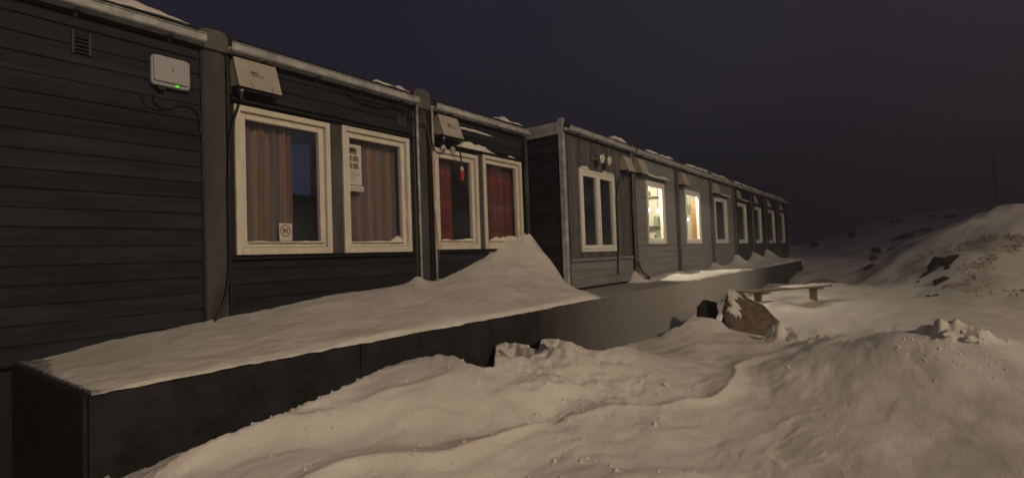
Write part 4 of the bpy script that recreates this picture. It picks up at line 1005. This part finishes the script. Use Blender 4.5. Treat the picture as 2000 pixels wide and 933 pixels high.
# dry grass poking through the near slope
gm = MB(); r = random.Random(5)
for (xa, ya, xb_, yb, zd, n) in [(1860, 492, 1935, 462, 14.5, 150), (1935, 462, 2000, 468, 13.5, 110), (1890, 535, 1960, 490, 12.8, 130), (1960, 490, 2010, 478, 12.5, 60), (1775, 530, 1815, 490, 17, 90), (1955, 572, 1995, 570, 11, 25), (1905, 545, 1920, 575, 12.3, 40), (1850, 560, 1880, 562, 13.3, 30)]:
    hits = [hit(xa+(xb_-xa)*q/19, ya+(yb-ya)*q/19) for q in range(20)]
    hits = [at(xa, ya, zd=zd) if q is None else q for q in hits]
    for k in range(int(n*1.1)):
        t = r.random(); c = hits[min(19, int(t*20))]; x0, y0 = c[0]+r.gauss(0, .10), c[1]+r.gauss(0, .16); z0 = gz(x0, y0)-.02
        h = r.uniform(.03, .11); an = r.uniform(0, 2*PI); dx, dy = math.cos(an)*h*.9, math.sin(an)*h*.9; ww = .0028
        gm.poly([(x0-ww, y0, z0), (x0+ww, y0, z0), (x0+dx*.5, y0+dy*.5, z0+h*.75), (x0+dx, y0+dy, z0+h*.7)], [(0, 1, 2), (1, 3, 2)])
go = gm.build('dry_grass', M_GRASS); go['kind'] = 'stuff'; go['label'] = 'withered grass poking through the snow of the near slope'; go['category'] = 'grass'

# ------------------------------------------------------------------ bench, pole
pa, pb = at(1452, 562, zd=11.2), at(1610, 561, zd=12.2)
d = np.array([pb[0]-pa[0], pb[1]-pa[1]]); L = np.hypot(*d); an = math.atan2(d[1], d[0]); mid = (pa+pb)/2
zb = mid[2]
gr = gz(mid[0], mid[1])
bt = thing('bench', 'low wooden bench half buried in snow opposite the lit windows', 'bench', (mid[0], mid[1], gr))
bt.rotation_euler = (0, 0, an)
def bpart(mb, name, m, parent=bt, **k):
    o = mb.build(name, m, None, **k); o.parent = parent; return o
zs = zb-gr
for k in range(3): bpart(MB().box(-L/2+random.uniform(-.02, .02), L/2, -.21+k*.145, -.21+k*.145+.135, zs-.036, zs-.002*k), 'plank', M_WOOD, bevel=.005)
for sx in (-L*.33, L*.36):
    bpart(MB().box(sx-.035, sx+.035, -.06, .10, -.35, zs-.084), 'leg', M_WOODL, bevel=.006)
    bpart(MB().box(sx-.07, sx+.07, -.20, .20, zs-.083, zs-.038), 'cross_bar', M_WOOD, bevel=.004)
sn = MB(); 
o = snow_slab('bench_snow', 'thin snow layer on the bench seat', -.2, .18, .05, L/2-.05, 0, .05, 77)
o.rotation_euler = (0, 0, an-PI/2); o.location = (mid[0], mid[1], zb+.001)
pf, pt_ = at(1947, 408, zd=43), at(1940, 303, zd=43)
zg = gz(pf[0], pf[1])
up = thing('utility_pole', 'thin lone wooden pole on the far hill ridge', 'pole', (pf[0], pf[1], zg-.2))
MB().tube([(pf[0], pf[1], zg-.4), (pf[0], pf[1], pf[2]+2), (pf[0], pf[1], pt_[2])], [.11, .09, .07], 10).build('shaft', M_POLE, up, True)
MB().box(pf[0]-.075, pf[0]+.075, pf[1]-.05, pf[1]+.05, pt_[2]-.03, pt_[2]+.03).build('cap', M_POLE, up)

# ------------------------------------------------------------------ street lamp that lights the place (stands to the right, out of view)
LX, LY, LZ = 23.5, -3.0, 14.5
zg = gz(LX, LY)
lp = thing('unseen_street_lamp', 'tall unseen floodlight mast with warm light facing the cabins', 'street lamp', (LX, LY, zg))
MB().tube([(LX+.9, LY, zg-.4), (LX+.9, LY, zg+3), (LX+.9, LY, LZ+.1)], [.09, .075, .055], 12).build('post', M_GALV, lp, True)
MB().tube(cr_spline([(LX+.9, LY, LZ+.1), (LX+.7, LY, LZ+.26), (LX+.3, LY, LZ+.28)], 6), .035, 10).build('arm', M_GALV, lp, True)
hd = MB().extr([(LX-.35, LZ+.20), (LX-.30, LZ+.28), (LX+.32, LZ+.33), (LX+.34, LZ+.20)], LY-.14, LY+.14).build('lamp_head', M_GALVB, lp, bevel=.01)
MB().box(LX-.28, LX+.25, LY-.10, LY+.10, LZ+.19, LZ+.198).build('lens', M_LAMP, hd)
ll = bpy.data.lights.new('lamp_bulb', 'SPOT'); ll.energy = 21800; ll.color = (1.0, .75, .485); ll.shadow_soft_size = .12; ll.spot_size = math.radians(100); ll.spot_blend = 1.0
lo = bpy.data.objects.new('lamp_bulb', ll); COL.objects.link(lo); lo.parent = lp; lo.location = (0, 0, LZ-zg)
lo.rotation_euler = Vector((-1.0-LX, 9.0-LY, .5-LZ)).to_track_quat('-Z', 'Y').to_euler()

# ------------------------------------------------------------------ haze of blowing snow
hz = MB().box(-90, 95, -60, 120, -3, 17).build('haze', None); hz['kind'] = 'stuff'; hz['label'] = 'thin haze of blowing snow in the night air'; hz['category'] = 'haze'
hm = bpy.data.materials.new('haze'); hm.use_nodes = True; n = hm.node_tree.nodes; n.clear()
ho = n.new('ShaderNodeOutputMaterial'); pv = n.new('ShaderNodeVolumePrincipled')
pv.inputs['Color'].default_value = (.93, .93, .96, 1); pv.inputs['Density'].default_value = .0200; pv.inputs['Anisotropy'].default_value = .6
hm.node_tree.links.new(pv.outputs[0], ho.inputs['Volume']); hz.data.materials.append(hm)
